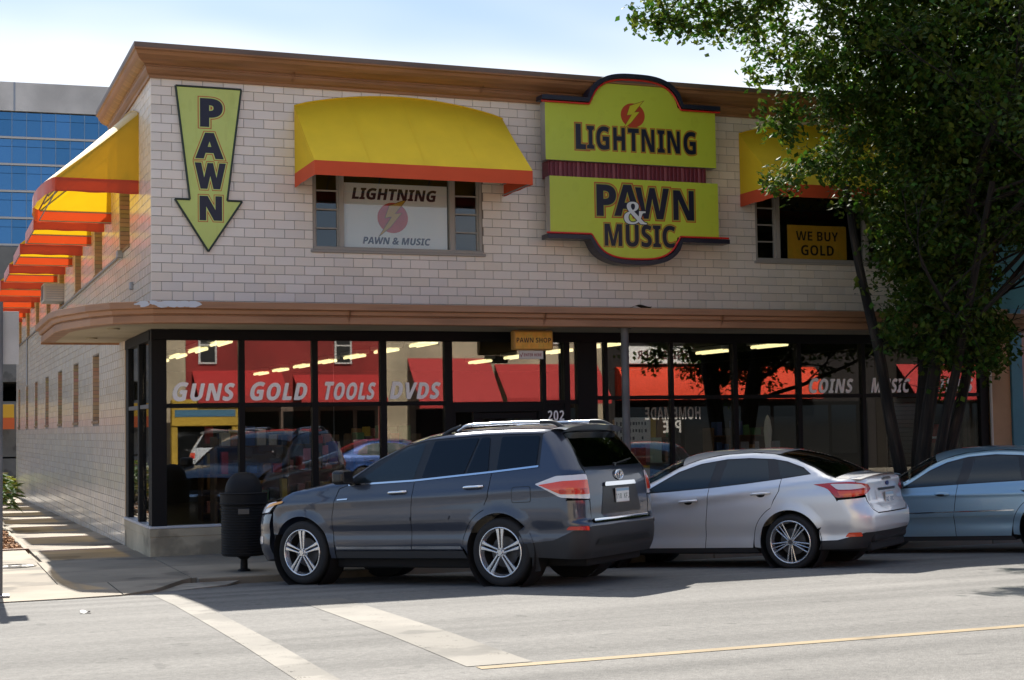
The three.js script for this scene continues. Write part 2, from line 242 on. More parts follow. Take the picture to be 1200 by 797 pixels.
{
  // front upper wall, side walls
  const fw = part(shop, 'front_wall', uvBox(extrude(holed([[0.012, 3.3], [FACADE, 3.3], [FACADE, 7.05], [0.012, 7.05]], [W1, W2]), 0.3).translate(0, 0, -0.31)), M.mortar);
  const rot = (g) => g.rotateY(PI / 2); // (z',y) with z' = -z
  const holes = [...SIDEWIN.map(([a, b]) => [-a, -b, 4.80, 5.95]), ...SLOT.map(([a, b]) => [-a, -b, 1.98, 3.24])];
  const sideShape = holed([[0.012, 3.28], [2.92, 3.28], [2.92, -0.8], [33, -0.8], [33, 7.0], [0.012, 7.0]], holes);
  const sw = part(shop, 'side_wall', uvBox(rot(extrude(sideShape, 0.3)).translate(0.012, 0, 0)), M.mortarSide);
  // tiles: glazed blocks with recessed joints
  const tw = 0.3075, th = 0.1388, jt = 0.0065, tileCache = new Map();
  const tileGeo = (w) => { const k = Math.round(w * 200); if (tileCache.has(k)) return tileCache.get(k); const h = th - jt, t = 0.013, c = 0.0035, a = w / 2, b = h / 2;
    const ring = (i, z) => [[-a + i, -b + i, z], [a - i, -b + i, z], [a - i, b - i, z], [-a + i, b - i, z]], r0 = ring(0, 0), r1 = ring(0, t - c), r2 = ring(c, t), pos = [];
    const quad = (p, q, r, s) => pos.push(...p, ...q, ...r, ...p, ...r, ...s);
    for (let i = 0; i < 4; i++) { const j = (i + 1) % 4; quad(r0[i], r0[j], r1[j], r1[i]); quad(r1[i], r1[j], r2[j], r2[i]); } quad(r2[0], r2[1], r2[2], r2[3]);
    const g = new THREE.BufferGeometry(); g.setAttribute('position', new THREE.Float32BufferAttribute(pos, 3)); g.computeVertexNormals(); const pp = g.attributes.position, uv = []; for (let i = 0; i < pp.count; i++) uv.push(pp.getX(i), pp.getY(i)); g.setAttribute('uv', new THREE.Float32BufferAttribute(uv, 2)); tileCache.set(k, g); return g; };
  function layTiles(u0, u1, v0, v1, holes) { const out = []; let row = 0;
    for (let v = v0; v < v1 - 0.04; v += th, row++) {
      const cuts = holes.filter((h) => v + th > h[2] + 0.03 && v < h[3] - 0.03).map((h) => [h[0], h[1]]).sort((a, b) => a[0] - b[0]);
      let spans = [[u0, u1]]; for (const [a, b] of cuts) spans = spans.flatMap(([p, q]) => (b <= p || a >= q ? [[p, q]] : [[p, Math.min(a, q)], [Math.max(b, p), q]].filter(([s, t]) => t - s > 0.03)));
      for (const [p, q] of spans) { const off = u0 + (row % 2 ? 0 : -tw / 2); let k = Math.floor((p - off) / tw); for (; ;) { const a = Math.max(p, off + k * tw), b = Math.min(q, off + (k + 1) * tw); if (a >= q - 1e-6) break; if (b - a > 0.035) out.push([(a + b) / 2, v + th / 2, b - a - jt]); k++; } }
    } return out; }
  seed(5);
  const tone = (u, v, shift) => { const k = 1 + (rnd() - 0.5) * 0.13 + (fbm(u * 0.11 + 5 - Math.floor(u * 0.11 + 5), v * 0.1, 4, 4, 3, 7) - 0.5) * 0.12, w = (rnd() - 0.5) * 0.07 + shift; return [0.77 * k * (1 + w * 0.5), 0.685 * k, 0.585 * k * (1 - w)]; };
  const glaze = { roughness: 0.30, bumpMap: dataTex(256, 256, (u, v) => fbm(u, v, 5, 5, 4, 19), false, 0.45, 0.45), bumpScale: 0.0016 };
  const mats = [...Array(14)].map((_, i) => std(tone(i * 1.7, 3, 0.0), glaze)), stuffMat = std([1, 1, 1], { ...glaze, vertexColors: true });
  const front = layTiles(0, FACADE, 3.545, 6.99, [W1, W2]), rest = [], inArrow = ([x, y]) => x > 0.6 && x < 1.05 && y > 4.9;
  front.sort((a, b) => a[0] - b[0]); let n = 0;
  for (const t of front) { const [x, y, w] = t, rx = (rnd() - 0.5) * 0.006, ry = (rnd() - 0.5) * 0.006;
    if (n < 300 && !inArrow(t)) { const m = part(fw, n ? 'tile_' + String(n).padStart(3, '0') : 'tile', tileGeo(w), mats[Math.floor(rnd() * mats.length)]); m.position.set(x, y, -0.012); m.rotation.set(rx, ry, 0); n++; }
    else { const g = tileGeo(w).clone(); g.rotateX(rx).rotateY(ry).translate(x, y, -0.012); rest.push(tint(g, tone(x, y, 0.02))); } }
  const r1 = part(fw, 'tiles', mergeGeometries(rest), stuffMat); r1.userData.kind = 'stuff';
  const sideTiles = [...layTiles(0, 33, 3.26, 7.0, holes.filter((h) => h[3] > 4)), ...layTiles(2.93, 33, -0.62, 3.26, holes.filter((h) => h[3] < 4))];
  const sg = sideTiles.map(([u, v, w]) => { const g = tileGeo(w).clone(); g.rotateX((rnd() - 0.5) * 0.012).rotateY((rnd() - 0.5) * 0.010).rotateY(-PI / 2).translate(0.012, v, -u); return tint(g, tone(u, v, 0.03)); });
  const glossy = std([1, 1, 1], { ...glaze, roughness: 0.19, vertexColors: true });
  const r2 = part(sw, 'tiles', mergeGeometries(sg), glossy); r2.userData.kind = 'stuff';
  // shell: roof, back, far side, floors
  part(shop, 'roof', [bx(0.03, FACADE, 7.05, 7.22, -33, -0.02)], std([0.3, 0.29, 0.28], { roughness: 0.9 }));
  part(shop, 'coping', [uvBox(bx(-0.05, 0.3, 7.0, 7.09, -33, -4.7))], M.concretePale);
  part(shop, 'rear_wall', [bx(0.32, FACADE, -0.8, 7.05, -33.05, -32.8), bx(14.72, FACADE - 0.005, -0.8, 7.04, -32.8, -0.32)], M.concretePale);
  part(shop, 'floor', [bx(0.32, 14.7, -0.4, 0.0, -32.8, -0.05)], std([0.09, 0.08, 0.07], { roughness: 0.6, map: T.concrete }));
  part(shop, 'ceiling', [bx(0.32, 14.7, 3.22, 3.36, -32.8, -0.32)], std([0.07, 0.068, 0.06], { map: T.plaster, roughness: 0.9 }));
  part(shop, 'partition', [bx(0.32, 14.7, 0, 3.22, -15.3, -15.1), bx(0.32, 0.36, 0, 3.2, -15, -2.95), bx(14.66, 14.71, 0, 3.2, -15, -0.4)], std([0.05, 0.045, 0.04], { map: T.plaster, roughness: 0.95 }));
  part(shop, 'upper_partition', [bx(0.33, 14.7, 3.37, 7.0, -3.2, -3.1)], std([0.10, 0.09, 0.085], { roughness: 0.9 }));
}
{ // cornice and canopy
  const prof = [[0.0, 7.385], [0.44, 7.385], [0.47, 7.375], [0.47, 7.31], [0.455, 7.30], [0.43, 7.295], [0.40, 7.25], [0.35, 7.205], [0.28, 7.175], [0.20, 7.155], [0.165, 7.15], [0.165, 7.13], [0.145, 7.125], [0.135, 7.09], [0.10, 7.045], [0.06, 7.02], [0.05, 6.985], [0.0, 6.985]];
  const c = part(shop, 'cornice', uvBox(sweep([[FACADE + 0.05, 0.0, 0, 1], [9.9, 0, 0, 1], [0.0, 0.0, -0.62, 1], [0.0, -4.65, -0.62, 0]], prof)), M.brownTrim);
  part(c, 'flashing', uvBox(sweep([[FACADE + 0.05, 0.0, 0, 1], [0.0, 0.0, -0.62, 1], [0.0, -4.65, -0.62, 0]], [[0.0, 7.40], [0.478, 7.40], [0.478, 7.33], [0.473, 7.33], [0.473, 7.388], [0.0, 7.388]], false)), M.brownTop);
  for (let x = 2.1; x < FACADE; x += 3.05) part(c, 'seam_strip', uvBox(sweep([[x + 0.02, 0.003, 0, 1], [x, 0.003, 0, 1]], prof.slice(2, 16))), M.brownTrim);
  const path = [[FACADE + 0.12, 1.5, 0, 1], [0.35, 1.5, 0, 1], [-0.18, 1.44, -0.25, 0.97], [-0.72, 1.10, -0.62, 0.79], [-1.0, 0.62, -0.86, 0.5], [-1.31, -0.35, -0.96, 0.28], [-1.38, -0.9, -1, 0.05], [-1.38, -3.6, -1, 0]];
  const fas = [[-0.9, 3.56], [-0.02, 3.55], [0, 3.54], [0, 3.455], [-0.012, 3.447], [-0.05, 3.44], [-0.055, 3.43], [-0.06, 3.385], [-0.075, 3.375], [-0.105, 3.37], [-0.105, 3.36], [-0.085, 3.352], [-0.09, 3.262], [-0.10, 3.252], [-0.30, 3.252], [-0.30, 3.3]];
  const can = part(shop, 'canopy', uvBox(sweep(path, fas.slice(1, 15), false)), M.canopyTrim);
  const off = (d) => path.map(([x, z, a, b]) => { const l = Math.hypot(a, b); return [x - a / l * d, z - b / l * d]; });
  const poly = (d) => [...off(d).map(([x, z]) => [x, -z]), [-0.02, 3.6], [-0.02, 0.03], [FACADE + 0.12, 0.03]].map(([x, z]) => [x, z]);
  const fixpoly = (d) => { const o = off(d).map(([x, z]) => [x, -z]); return [...o, [-0.016, 3.6], [-0.016, -0.016], [FACADE + 0.12, -0.016]]; };
  part(can, 'canopy_roof', uvBox(extrude(fixpoly(0.012), 0.04).rotateX(-PI / 2).translate(0, 3.505, 0)), M.brownTop);
  part(can, 'soffit', uvBox(extrude(fixpoly(0.10), 0.03).rotateX(-PI / 2).translate(0, 3.258, 0)), M.soffit);
  part(can, 'end_trim', uvBox(bx(-1.29, -0.02, 3.225, 3.30, -3.66, -3.60)), M.canopyTrim);
  part(can, 'soffit_light', [cyl(0.09, 0.09, 0.02, 20).translate(-0.55, 3.245, 0.1)], M.soffit);
  part(can, 'soffit_light', [cyl(0.09, 0.09, 0.02, 20).translate(-0.62, 3.245, -2.2)], M.soffit);
  part(shop, 'canopy_post', [cyl(0.062, 0.062, 3.33, 18).translate(7.11, 1.59, 1.2), cyl(0.11, 0.11, 0.02, 18).translate(7.11, 3.246, 1.2), cyl(0.12, 0.12, 0.03, 18).translate(7.11, -0.05, 1.2)], std([0.16, 0.155, 0.15], { roughness: 0.6, map: T.metalPaint }));
  for (let x = 2.6; x < FACADE; x += 3.05) part(can, 'seam_strip', uvBox(sweep([[x + 0.018, 1.5025, 0, 1], [x, 1.5025, 0, 1]], fas.slice(1, 14))), M.canopyTrim);
  // flaked white patch on the canopy edge, wind-blown debris on top of it
  seed(61);
  const fl = []; for (let i = 0; i < 40; i++) { const x = i < 6 ? rr(-0.40, -0.28) : rr(-0.18, 0.42), a = rr(0.02, 0.06); fl.push(new THREE.CircleGeometry(a, 7).scale(1.6, 0.5, 1).translate(0, 0, 0).rotateZ(rr(-0.3, 0.3)).translate(x, rr(3.475, 3.535), 1.5025 - Math.max(0, 0.05 - x) * 0.10 + i * 0.0001)); }
  part(can, 'bare_patch', fl, std([0.55, 0.57, 0.60], { roughness: 0.5 }));
}
{ // storefront
  const FZ = -0.02, store = group(shop, 'storefront');
  const y0 = 0.37, yT = 2.13, yH = 3.10, top = 3.25;
  const bars = [[0.0, 0.22], [1.29, 1.38], [2.41, 2.50], [3.49, 3.59], [4.54, 4.67], [6.20, 6.27], [6.59, 6.69], [6.82, 7.17], [7.31, 7.37], [8.52, 8.58], [9.72, 9.80], [10.98, 11.06], [12.29, 12.37], [13.55, 13.63], [14.82, 15.0]];
  part(store, 'header', [rb(0, FACADE, 3.10, 3.25, -0.16, 0.012, 0.004)], M.frame);
  for (const [a, b] of bars) part(store, 'mullion', [rb(a, b, y0, 3.10, -0.15, b - a > 0.2 ? 0.02 : 0.005, 0.006)], M.frame);
  const words = { 0: ['GUNS', 0.28, 0.97, 0.19], 1: ['GOLD', 1.43, 0.94, 0.19], 2: ['TOOLS', 2.57, 0.86, 0.19], 3: ['DVDS', 3.62, 0.87, 0.19], 10: ['COINS', 11.20, 0.95, 0.18], 11: ['MUSIC', 12.48, 0.86, 0.18], 12: ['RINGS', 13.74, 0.98, 0.18] };
  const letterMat = std([0.90, 0.89, 0.91], { roughness: 0.6 });
  for (let i = 0; i + 1 < bars.length; i++) {
    const a = bars[i][1], b = bars[i + 1][0], door = i === 4, solid = i === 5, right = i > 6, t = right ? yT + 0.06 : yT, wdt = b - a;
    if (wdt < 0.02) continue;
    const p = group(store, 'window_bay');
    if (!door) part(p, 'transom_bar', [rb(a, b, t - 0.035, t + 0.03, -0.11, -0.005, 0.004)], M.frame);
    part(p, 'upper_pane', [bx(a, b, door ? 2.14 : t + 0.03, 3.10, -0.055, -0.047)], M.glass);
    if (solid) part(p, 'panel', [bx(a, b, y0, t - 0.035, -0.09, -0.03)], M.frame);
    else if (!door) part(p, 'lower_pane', [bx(a, b, y0, t - 0.035, -0.055, -0.047)], M.glass);
    else {
      part(p, 'door_header', [rb(a, b, 1.98, 2.14, -0.13, -0.005, 0.004)], M.frame);
      part(p, 'sidelight', [bx(a + 0.05, 5.02, 0.2, 1.98, -0.06, -0.052), ], M.glass);
      part(p, 'jamb', [rb(5.02, 5.10, 0, 1.98, -0.12, -0.004, 0.004), rb(a, a + 0.05, 0, 1.98, -0.12, -0.006, 0.004), rb(a, 5.02, 0, 0.2, -0.12, -0.006, 0.004), rb(6.13, b, 0, 1.98, -0.12, -0.004, 0.004)], M.frame);
      part(p, 'door', [rb(5.10, 5.18, 0.02, 1.97, -0.10, -0.05, 0.004), rb(6.05, 6.13, 0.02, 1.97, -0.10, -0.05, 0.004), rb(5.18, 6.05, 0.02, 0.26, -0.10, -0.05, 0.004), rb(5.18, 6.05, 1.87, 1.97, -0.10, -0.05, 0.004)], M.frame);
      part(p, 'door_pane', [bx(5.18, 6.05, 0.26, 1.87, -0.078, -0.07)], M.glass);
      part(p, 'door_handle', [rod([5.24, 0.95, 0.0], [5.24, 1.25, 0.0], 0.014), rod([5.24, 0.96, -0.06], [5.24, 0.96, 0], 0.01), rod([5.24, 1.24, -0.06], [5.24, 1.24, 0], 0.01)], M.steel);
    }
    if (words[i]) { const [txt, x, w, h] = words[i]; const m = part(p, 'lettering', lettering(txt, w * 0.95, h * 0.99, { small: 0.94, shear: 0.2, bold: 0.04, track: 0.09 }), letterMat); m.position.set(x, right ? 2.245 : 2.205, -0.041); m.userData.label = 'white slanted letters reading ' + txt; }
  }
  const num = part(store, 'house_number', lettering('202', 0.30, 0.115, { shear: 0, small: 1, track: 0.1 }), letterMat); num.position.set(6.29, 1.83, -0.024);
  part(store, 'sill', [rb(-0.03, FACADE, 0.335, 0.372, -0.10, 0.045, 0.008)], M.sillMetal);
  part(store, 'plinth', [uvBox(rb(-0.025, 4.66, -0.3, 0.335, -0.16, 0.03, 0.012)), uvBox(rb(6.2, FACADE, -0.3, 0.335, -0.16, 0.03, 0.012))], M.plinth);
  part(store, 'plinth_course', [uvBox(rb(-0.033, 4.655, 0.215, 0.334, -0.16, 0.038, 0.006)), uvBox(rb(6.205, FACADE - 0.01, 0.215, 0.334, -0.16, 0.038, 0.006))], M.plinth);
  part(store, 'door_step', [uvBox(bx(4.66, 6.2, -0.2, 0.0, -0.16, 0.02))], M.concretePale);
  // the return of the shop window round the corner
  const ret = group(shop, 'side_window');
  part(ret, 'frame', [rb(-0.012, 0.15, 3.10, 3.25, -2.94, -0.16, 0.004), rb(0.0, 0.14, 0.37, 3.10, -2.92, -2.62, 0.006), rb(-0.01, 0.14, 0.37, 3.10, -1.42, -1.26, 0.006), rb(0.0, 0.14, 0.37, 3.1, -0.30, -0.16, 0.006)], M.frame);
  part(ret, 'transom_bar', [rb(0.005, 0.11, 2.10, 2.16, -2.62, -1.42, 0.004), rb(0.005, 0.11, 2.10, 2.16, -1.26, -0.30, 0.004)], M.frameGrey);
  for (const [a, b] of [[-1.26, -0.30], [-2.62, -1.42]]) { part(ret, 'pane', [bx(0.046, 0.054, 2.16, 3.10, a, b)], M.glass); part(ret, 'pane', [bx(0.046, 0.054, 0.37, 2.10, a, b)], M.glass); }
  part(ret, 'sill', [rb(-0.045, 0.10, 0.336, 0.373, -2.90, -0.10, 0.008)], M.sillMetal);
  part(ret, 'plinth', [uvBox(rb(-0.026, 0.16, -0.4, 0.334, -2.90, -0.16, 0.012)), uvBox(rb(-0.034, 0.1, 0.214, 0.333, -2.895, -0.16, 0.006))], M.plinth);
  part(ret, 'end_pier', [uvBox(rb(-0.01, 0.3, -0.5, 3.25, -3.0, -2.93, 0.006))], std([0.72, 0.54, 0.36], { map: T.plaster, roughness: 0.6 }));
}
function upperWindow(w, rows) { // three-light steel window
  const [a, b, c, d] = w, g = group(shop, 'window'), f = [rb(a, b, c - 0.03, c + 0.02, -0.14, 0.03, 0.006), rb(a, b, d - 0.05, d, -0.14, -0.03, 0.006), rb(a, a + 0.045, c, d, -0.14, -0.02, 0.006), rb(b - 0.05, b, c, d, -0.14, -0.02, 0.006), rb(a + 0.42, a + 0.50, c, d, -0.14, -0.02, 0.006), rb(b - 0.54, b - 0.46, c, d, -0.14, -0.02, 0.006)];
  part(g, 'window_frame', f, M.winFrame);
  const bars = []; for (const [p, q] of [[a + 0.045, a + 0.42], [b - 0.46, b - 0.05]]) { for (let k = 1; k < rows; k++) bars.push(bx(p, q, c + 0.02 + k * 0.292 - 0.011, c + 0.02 + k * 0.292 + 0.011, -0.11, -0.06)); bars.push(bx(p, p + 0.025, c + 0.02, d - 0.05, -0.11, -0.062), bx(q - 0.025, q, c + 0.02, d - 0.05, -0.11, -0.062)); for (let k = 0; k < 4; k++) part(g, 'pane', [bx(p + 0.025, q - 0.025, c + 0.03 + k * 0.292, c + 0.292 + k * 0.292, -0.092, -0.086)], M.glassUp); }
  part(g, 'glazing_bar', bars, M.winFrame); part(g, 'pane', [bx(a + 0.50, b - 0.54, c + 0.02, d - 0.05, -0.092, -0.086)], M.glassUp);
  part(g, 'window_sill', [rb(a - 0.04, b + 0.04, c - 0.075, c - 0.03, -0.05, 0.045, 0.01)], M.winFrame);
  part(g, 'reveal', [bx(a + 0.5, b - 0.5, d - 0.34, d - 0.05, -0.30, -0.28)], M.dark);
}
upperWindow(W1, 4); upperWindow(W2, 4);
{ // windows of the side wall: deep brick reveals, dark glass
  const bm = M.brickBrown, upper = [...SIDEWIN.map((s) => [s, 4.80, 5.95]), ...SLOT.map((s) => [s, 1.98, 3.24])];
  for (const [[a, b], lo, hi] of upper) {
    const g = group(shop, 'window'), br = []; seed(Math.round(-a * 100 + lo * 10));
    for (let y = lo; y < hi - 0.05; y += 0.075) br.push(tint(uvBox(bx(0.016, 0.29, y + 0.004, y + 0.071, b + 0.001, b + 0.02)), [0.56 * rr(0.85, 1.15), 0.37 * rr(0.85, 1.1), 0.22 * rr(0.85, 1.15)]));
    const m = part(g, 'reveal_bricks', mergeGeometries(br.map(norm)), M.vcRough ??= std([1, 1, 1], { vertexColors: true, roughness: 0.8 })); m.userData.kind = 'stuff';
    part(g, 'frame', [bx(0.24, 0.29, lo, hi, a - 0.05, a), bx(0.24, 0.29, hi - 0.05, hi, b, a - 0.05), bx(0.24, 0.29, lo, lo + 0.05, b, a - 0.05)], M.winFrame);
    part(g, 'pane', [bx(0.255, 0.262, lo + 0.05, hi - 0.05, b + 0.02, a - 0.05)], M.glassUp);
    part(g, 'window_sill', [rb(-0.02, 0.27, lo - 0.05, lo, b, a, 0.008)], M.brickBrown);
  }
  part(shop, 'conduit', [tube([[-0.03, 4.72, -3.35], [-0.03, 4.72, -12], [-0.03, 4.72, -32.5]], 0.022, 60, 6), rb(-0.10, 0, 4.67, 4.79, -3.42, -3.24, 0.01)], M.steel);
  part(shop, 'vent_hood', [rb(-0.05, 0, 4.02, 4.14, -2.1, -1.98, 0.01)], M.steel);
  const hp = group(shop, 'hanging_conduit'); part(hp, 'pipe', [rod([-0.03, 3.28, -27], [-0.03, 4.7, -27], 0.025)], M.steel);
}
// ---------------------------------------------------------------- awnings
// local axes: x along the wall, z away from it; origin at the wall, left end, ground level
function awningParts(t, w, p, yTop, yFront, val, crown, cloth, hem, bow = 0) {
  const reach = (u) => p * (1 + bow * Math.pow(Math.sin(PI * clamp(u, 0, 1)), 0.6));
  const top = (u, v) => { // u along, v from wall to front edge
    const arc = crown * Math.pow(Math.max(0, Math.sin(PI * u)), 0.8) * (1 - v), sag = -0.018 * Math.sin(PI * v) * (0.6 + 0.4 * Math.cos(u * PI * 8)), rip = 0.004 * Math.sin(u * 23 + v * 5);
    return [u * w, lerp(yTop, yFront, v) + arc + sag * Math.sin(PI * v) + rip * v * (1 - v) * 4, v * reach(u)];
  };
  const g = gridGeo(48, 16, (u, v) => top(u, v)); uvScale(g, w, 1.7); part(t, 'canopy_cloth', g, cloth);
  for (const s of [0, 1]) {
    const sg = gridGeo(10, 10, (u, v) => { const z = u * p, e = top(s, u); return [s * w + (s ? -0.002 : 0.002), lerp(yFront, e[1], v), z]; }); uvScale(sg, p, 1); part(t, 'side_cloth', sg, cloth);
    const vg = gridGeo(10, 3, (u, v) => [s * w + 0.004 * Math.sin(u * 9) * (1 - v), yFront - val * (1 - v) - 0.006 * Math.sin(u * 14) * (1 - v), u * p]); uvScale(vg, p, 0.3); part(t, 'valance', vg, hem);
  }
  const fg = gridGeo(60, 4, (u, v) => [u * w, yFront - val * (1 - v), reach(u) + 0.006 * Math.sin(u * 31) * (1 - v)]); uvScale(fg, w, 0.3); part(t, 'valance', fg, hem);
  const seams = []; for (let k = 1; k < Math.round(w / 0.85); k++) { const u = k / Math.round(w / 0.85); seams.push(gridGeo(1, 16, (a, v) => { const q = top(u + (a - 0.5) * 0.022 / w, v); return [q[0], q[1] + 0.004, q[2] + 0.003]; })); } part(t, 'seam', seams, cloth);
  // steel frame under the cloth
  const r = 0.014, f = [rod([0.02, yFront - 0.01, p - 0.02], [w - 0.02, yFront - 0.01, p - 0.02], r), rod([0.02, yFront - val + 0.02, p - 0.02], [w - 0.02, yFront - val + 0.02, p - 0.02], r * 0.8)];
  for (const k of [0, 0.25, 0.5, 0.75, 1]) { const x = clamp(k * w, 0.02, w - 0.02), e = top(k, 0); f.push(rod([x, e[1] - 0.03, 0.01], [x, yFront - 0.03, p - 0.03], r)); if (k === 0 || k === 1) f.push(rod([x, yFront - 0.02, 0.01], [x, yFront - 0.02, p - 0.03], r), rod([x, yFront - val + 0.02, 0.01], [x, yFront - val + 0.02, p - 0.03], r * 0.8)); }
  part(t, 'frame', f, M.steel);
  const rim = []; for (let i = 0; i < 20; i++) { const a = top(i / 20, 0), b = top((i + 1) / 20, 0); rim.push(rod([a[0], a[1] + 0.004, 0.012], [b[0], b[1] + 0.004, 0.012], 0.012, 6)); } part(t, 'wall_batten', rim, cloth);
}
function uvScale(g, a, b) { const u = g.attributes.uv; for (let i = 0; i < u.count; i++) u.setXY(i, u.getX(i) * a, u.getY(i) * b); return g; }
{
  const a1 = thing('window_awning', 'yellow arched awning with orange valance over the upper window with the white banner', 'awning', [2.16, 0, 0.004], 0, 'yellow awnings with orange valances on the shop');
  awningParts(a1, 3.42, 1.25, 6.70, 5.655, 0.215, 0.235, M.yellowCanvas, M.redCanvas);
  const a2 = a1.clone(); a2.name = numbered('window_awning'); a2.position.x = 9.93; a2.userData = { ...a1.userData, label: 'yellow awning with orange valance behind the tree, over the gold buying sign' }; scene.add(a2);
  const where = ['first yellow awning on the side wall, nearest the front corner', 'second yellow awning along the side wall from the front corner', 'third yellow awning along the side wall from the front corner', 'fourth yellow awning along the side wall from the front corner', 'fifth yellow awning along the side wall from the front corner', 'sixth yellow awning along the side wall from the front corner', 'seventh yellow awning along the side wall from the front corner', 'last yellow awning at the far end of the side wall'];
  let side = null;
  where.forEach((l, k) => { let a; if (k < 2) { a = thing('window_awning', l, 'awning', [0, 0, 0], 0, a1.userData.group); awningParts(a, k ? 2.25 : 3.6, 1.25, 6.70, 5.655, 0.215, k ? 0.2 : 0.28, M.yellowCloth, M.redCloth, k ? 0 : 0.15); if (k) side = a; } else { a = side.clone(); a.name = numbered('window_awning'); scene.add(a); } a.userData = { ...a1.userData, label: l }; a.rotation.y = -PI / 2; a.position.set(-0.004, 0, k ? -1.95 - 3.97 * k - 2.3 : -1.27 - 3.6); });
}
// ---------------------------------------------------------------- signs
const LIME = '#c0cb3c', LIME2 = '#c4d070', NAVY = '#10142c', RUST = '#b4501c';
function outlined(x, text, px, py, size, { stretch = 1, gap = 0.10, rim = 0.2, fill = NAVY, lime = LIME, weight = 0.05, align = 'center' } = {}) {
  x.save(); x.translate(px, py); x.scale(stretch, 1); x.font = 'bold ' + size + 'px sans-serif'; x.textAlign = align; x.textBaseline = 'alphabetic'; x.lineJoin = 'miter'; x.miterLimit = 3.2;
  for (const [w, c] of [[rim + gap + weight, RUST], [gap + weight, lime === null ? RUST : lime], [weight, fill]]) { x.lineWidth = size * w; x.strokeStyle = c; x.strokeText(text, 0, 0); }
  x.fillStyle = fill; x.fillText(text, 0, 0); x.restore();
}
function mottle(x, W, H, s, amount) { seed(s); for (let i = 0; i < 260; i++) { x.globalAlpha = amount * rnd(); x.fillStyle = rnd() < 0.5 ? '#6f7d12' : '#d8e07a'; x.beginPath(); x.ellipse(rnd() * W, rnd() * H, rr(2, 40), rr(2, 60), 0, 0, 7); x.fill(); } x.globalAlpha = 1; }
function bolt(x, cx, cy, r, red = '#b5401f', yel = '#c9c12a') {
  x.fillStyle = red; x.beginPath(); x.arc(cx, cy, r, 0, 7); x.fill();
  const p = [[0.88, -1.22], [-0.22, -0.78], [-0.48, 0.0], [-0.06, -0.08], [-0.82, 1.15], [-0.18, 0.62], [0.56, -0.32], [0.12, -0.26]];
  x.beginPath(); p.forEach(([a, b], i) => x[i ? 'lineTo' : 'moveTo'](cx + a * r, cy + b * r)); x.closePath(); x.lineWidth = r * 0.08; x.strokeStyle = '#7d5a14'; x.stroke(); x.fillStyle = yel; x.fill();
}
const signUV = (g, x0, x1, y0, y1) => { const p = g.attributes.position, u = []; for (let i = 0; i < p.count; i++) u.push((p.getX(i) - x0) / (x1 - x0), (p.getY(i) - y0) / (y1 - y0)); g.setAttribute('uv', new THREE.Float32BufferAttribute(u, 2)); return g; };
{ // arrow sign: painted sheet, x 0.36..1.34, y 4.42..6.89
  const P = [[0.36, 6.89], [1.34, 6.89], [1.12, 5.19], [1.345, 5.19], [0.835, 4.42], [0.345, 5.19], [0.565, 5.19]].reverse();
  const s = thing('arrow_sign', 'lime green down-pointing arrow sign with stacked navy letters on the corner tiles', 'sign');
  const map = canvasTex(512, 1024, (x, W, H) => {
    x.fillStyle = LIME2; x.fillRect(0, 0, W, H); mottle(x, W, H, 3, 0.05);
    const fx = (m) => (m - 0.33) / 1.03 * W, fy = (m) => (6.92 - m) / 2.53 * H, letter = (c, mx, ybase, cap, st) => outlined(x, c, fx(mx), fy(ybase), cap / 0.714 / 2.53 * H, { stretch: st * (W / 1.03) / (H / 2.53), gap: 0.06, rim: 0.045, weight: 0.06, lime: LIME2 });
    letter('P', 0.875, 6.31, 0.40, 1.16); letter('A', 0.86, 5.83, 0.36, 1.15); letter('W', 0.87, 5.375, 0.36, 0.92); letter('N', 0.875, 4.90, 0.34, 1.06);
  });
  const sh = shapeOf(P), face = signUV(new THREE.ShapeGeometry(sh), 0.33, 1.36, 4.39, 6.92); face.translate(0, 0, 0.042);
  part(s, 'panel', extrude(sh, 0.03, 0, 0.008), std([0.03, 0.045, 0.03], { roughness: 0.5 }));
  part(s, 'face', face, std([1, 1, 1], { map, roughness: 0.42 }));
  const edge = P.map((a, i) => { const b = P[(i + 1) % P.length]; return rod([a[0], a[1], 0.04], [b[0], b[1], 0.04], 0.017, 6); }); part(s, 'edge_trim', edge, std([0.02, 0.035, 0.025], { roughness: 0.5 }));
}
let BANDRIB; const RIBMAT = std([0.17, 0.02, 0.032], { roughness: 0.4 }), RIBPALE = std([0.26, 0.06, 0.07], { roughness: 0.4 });
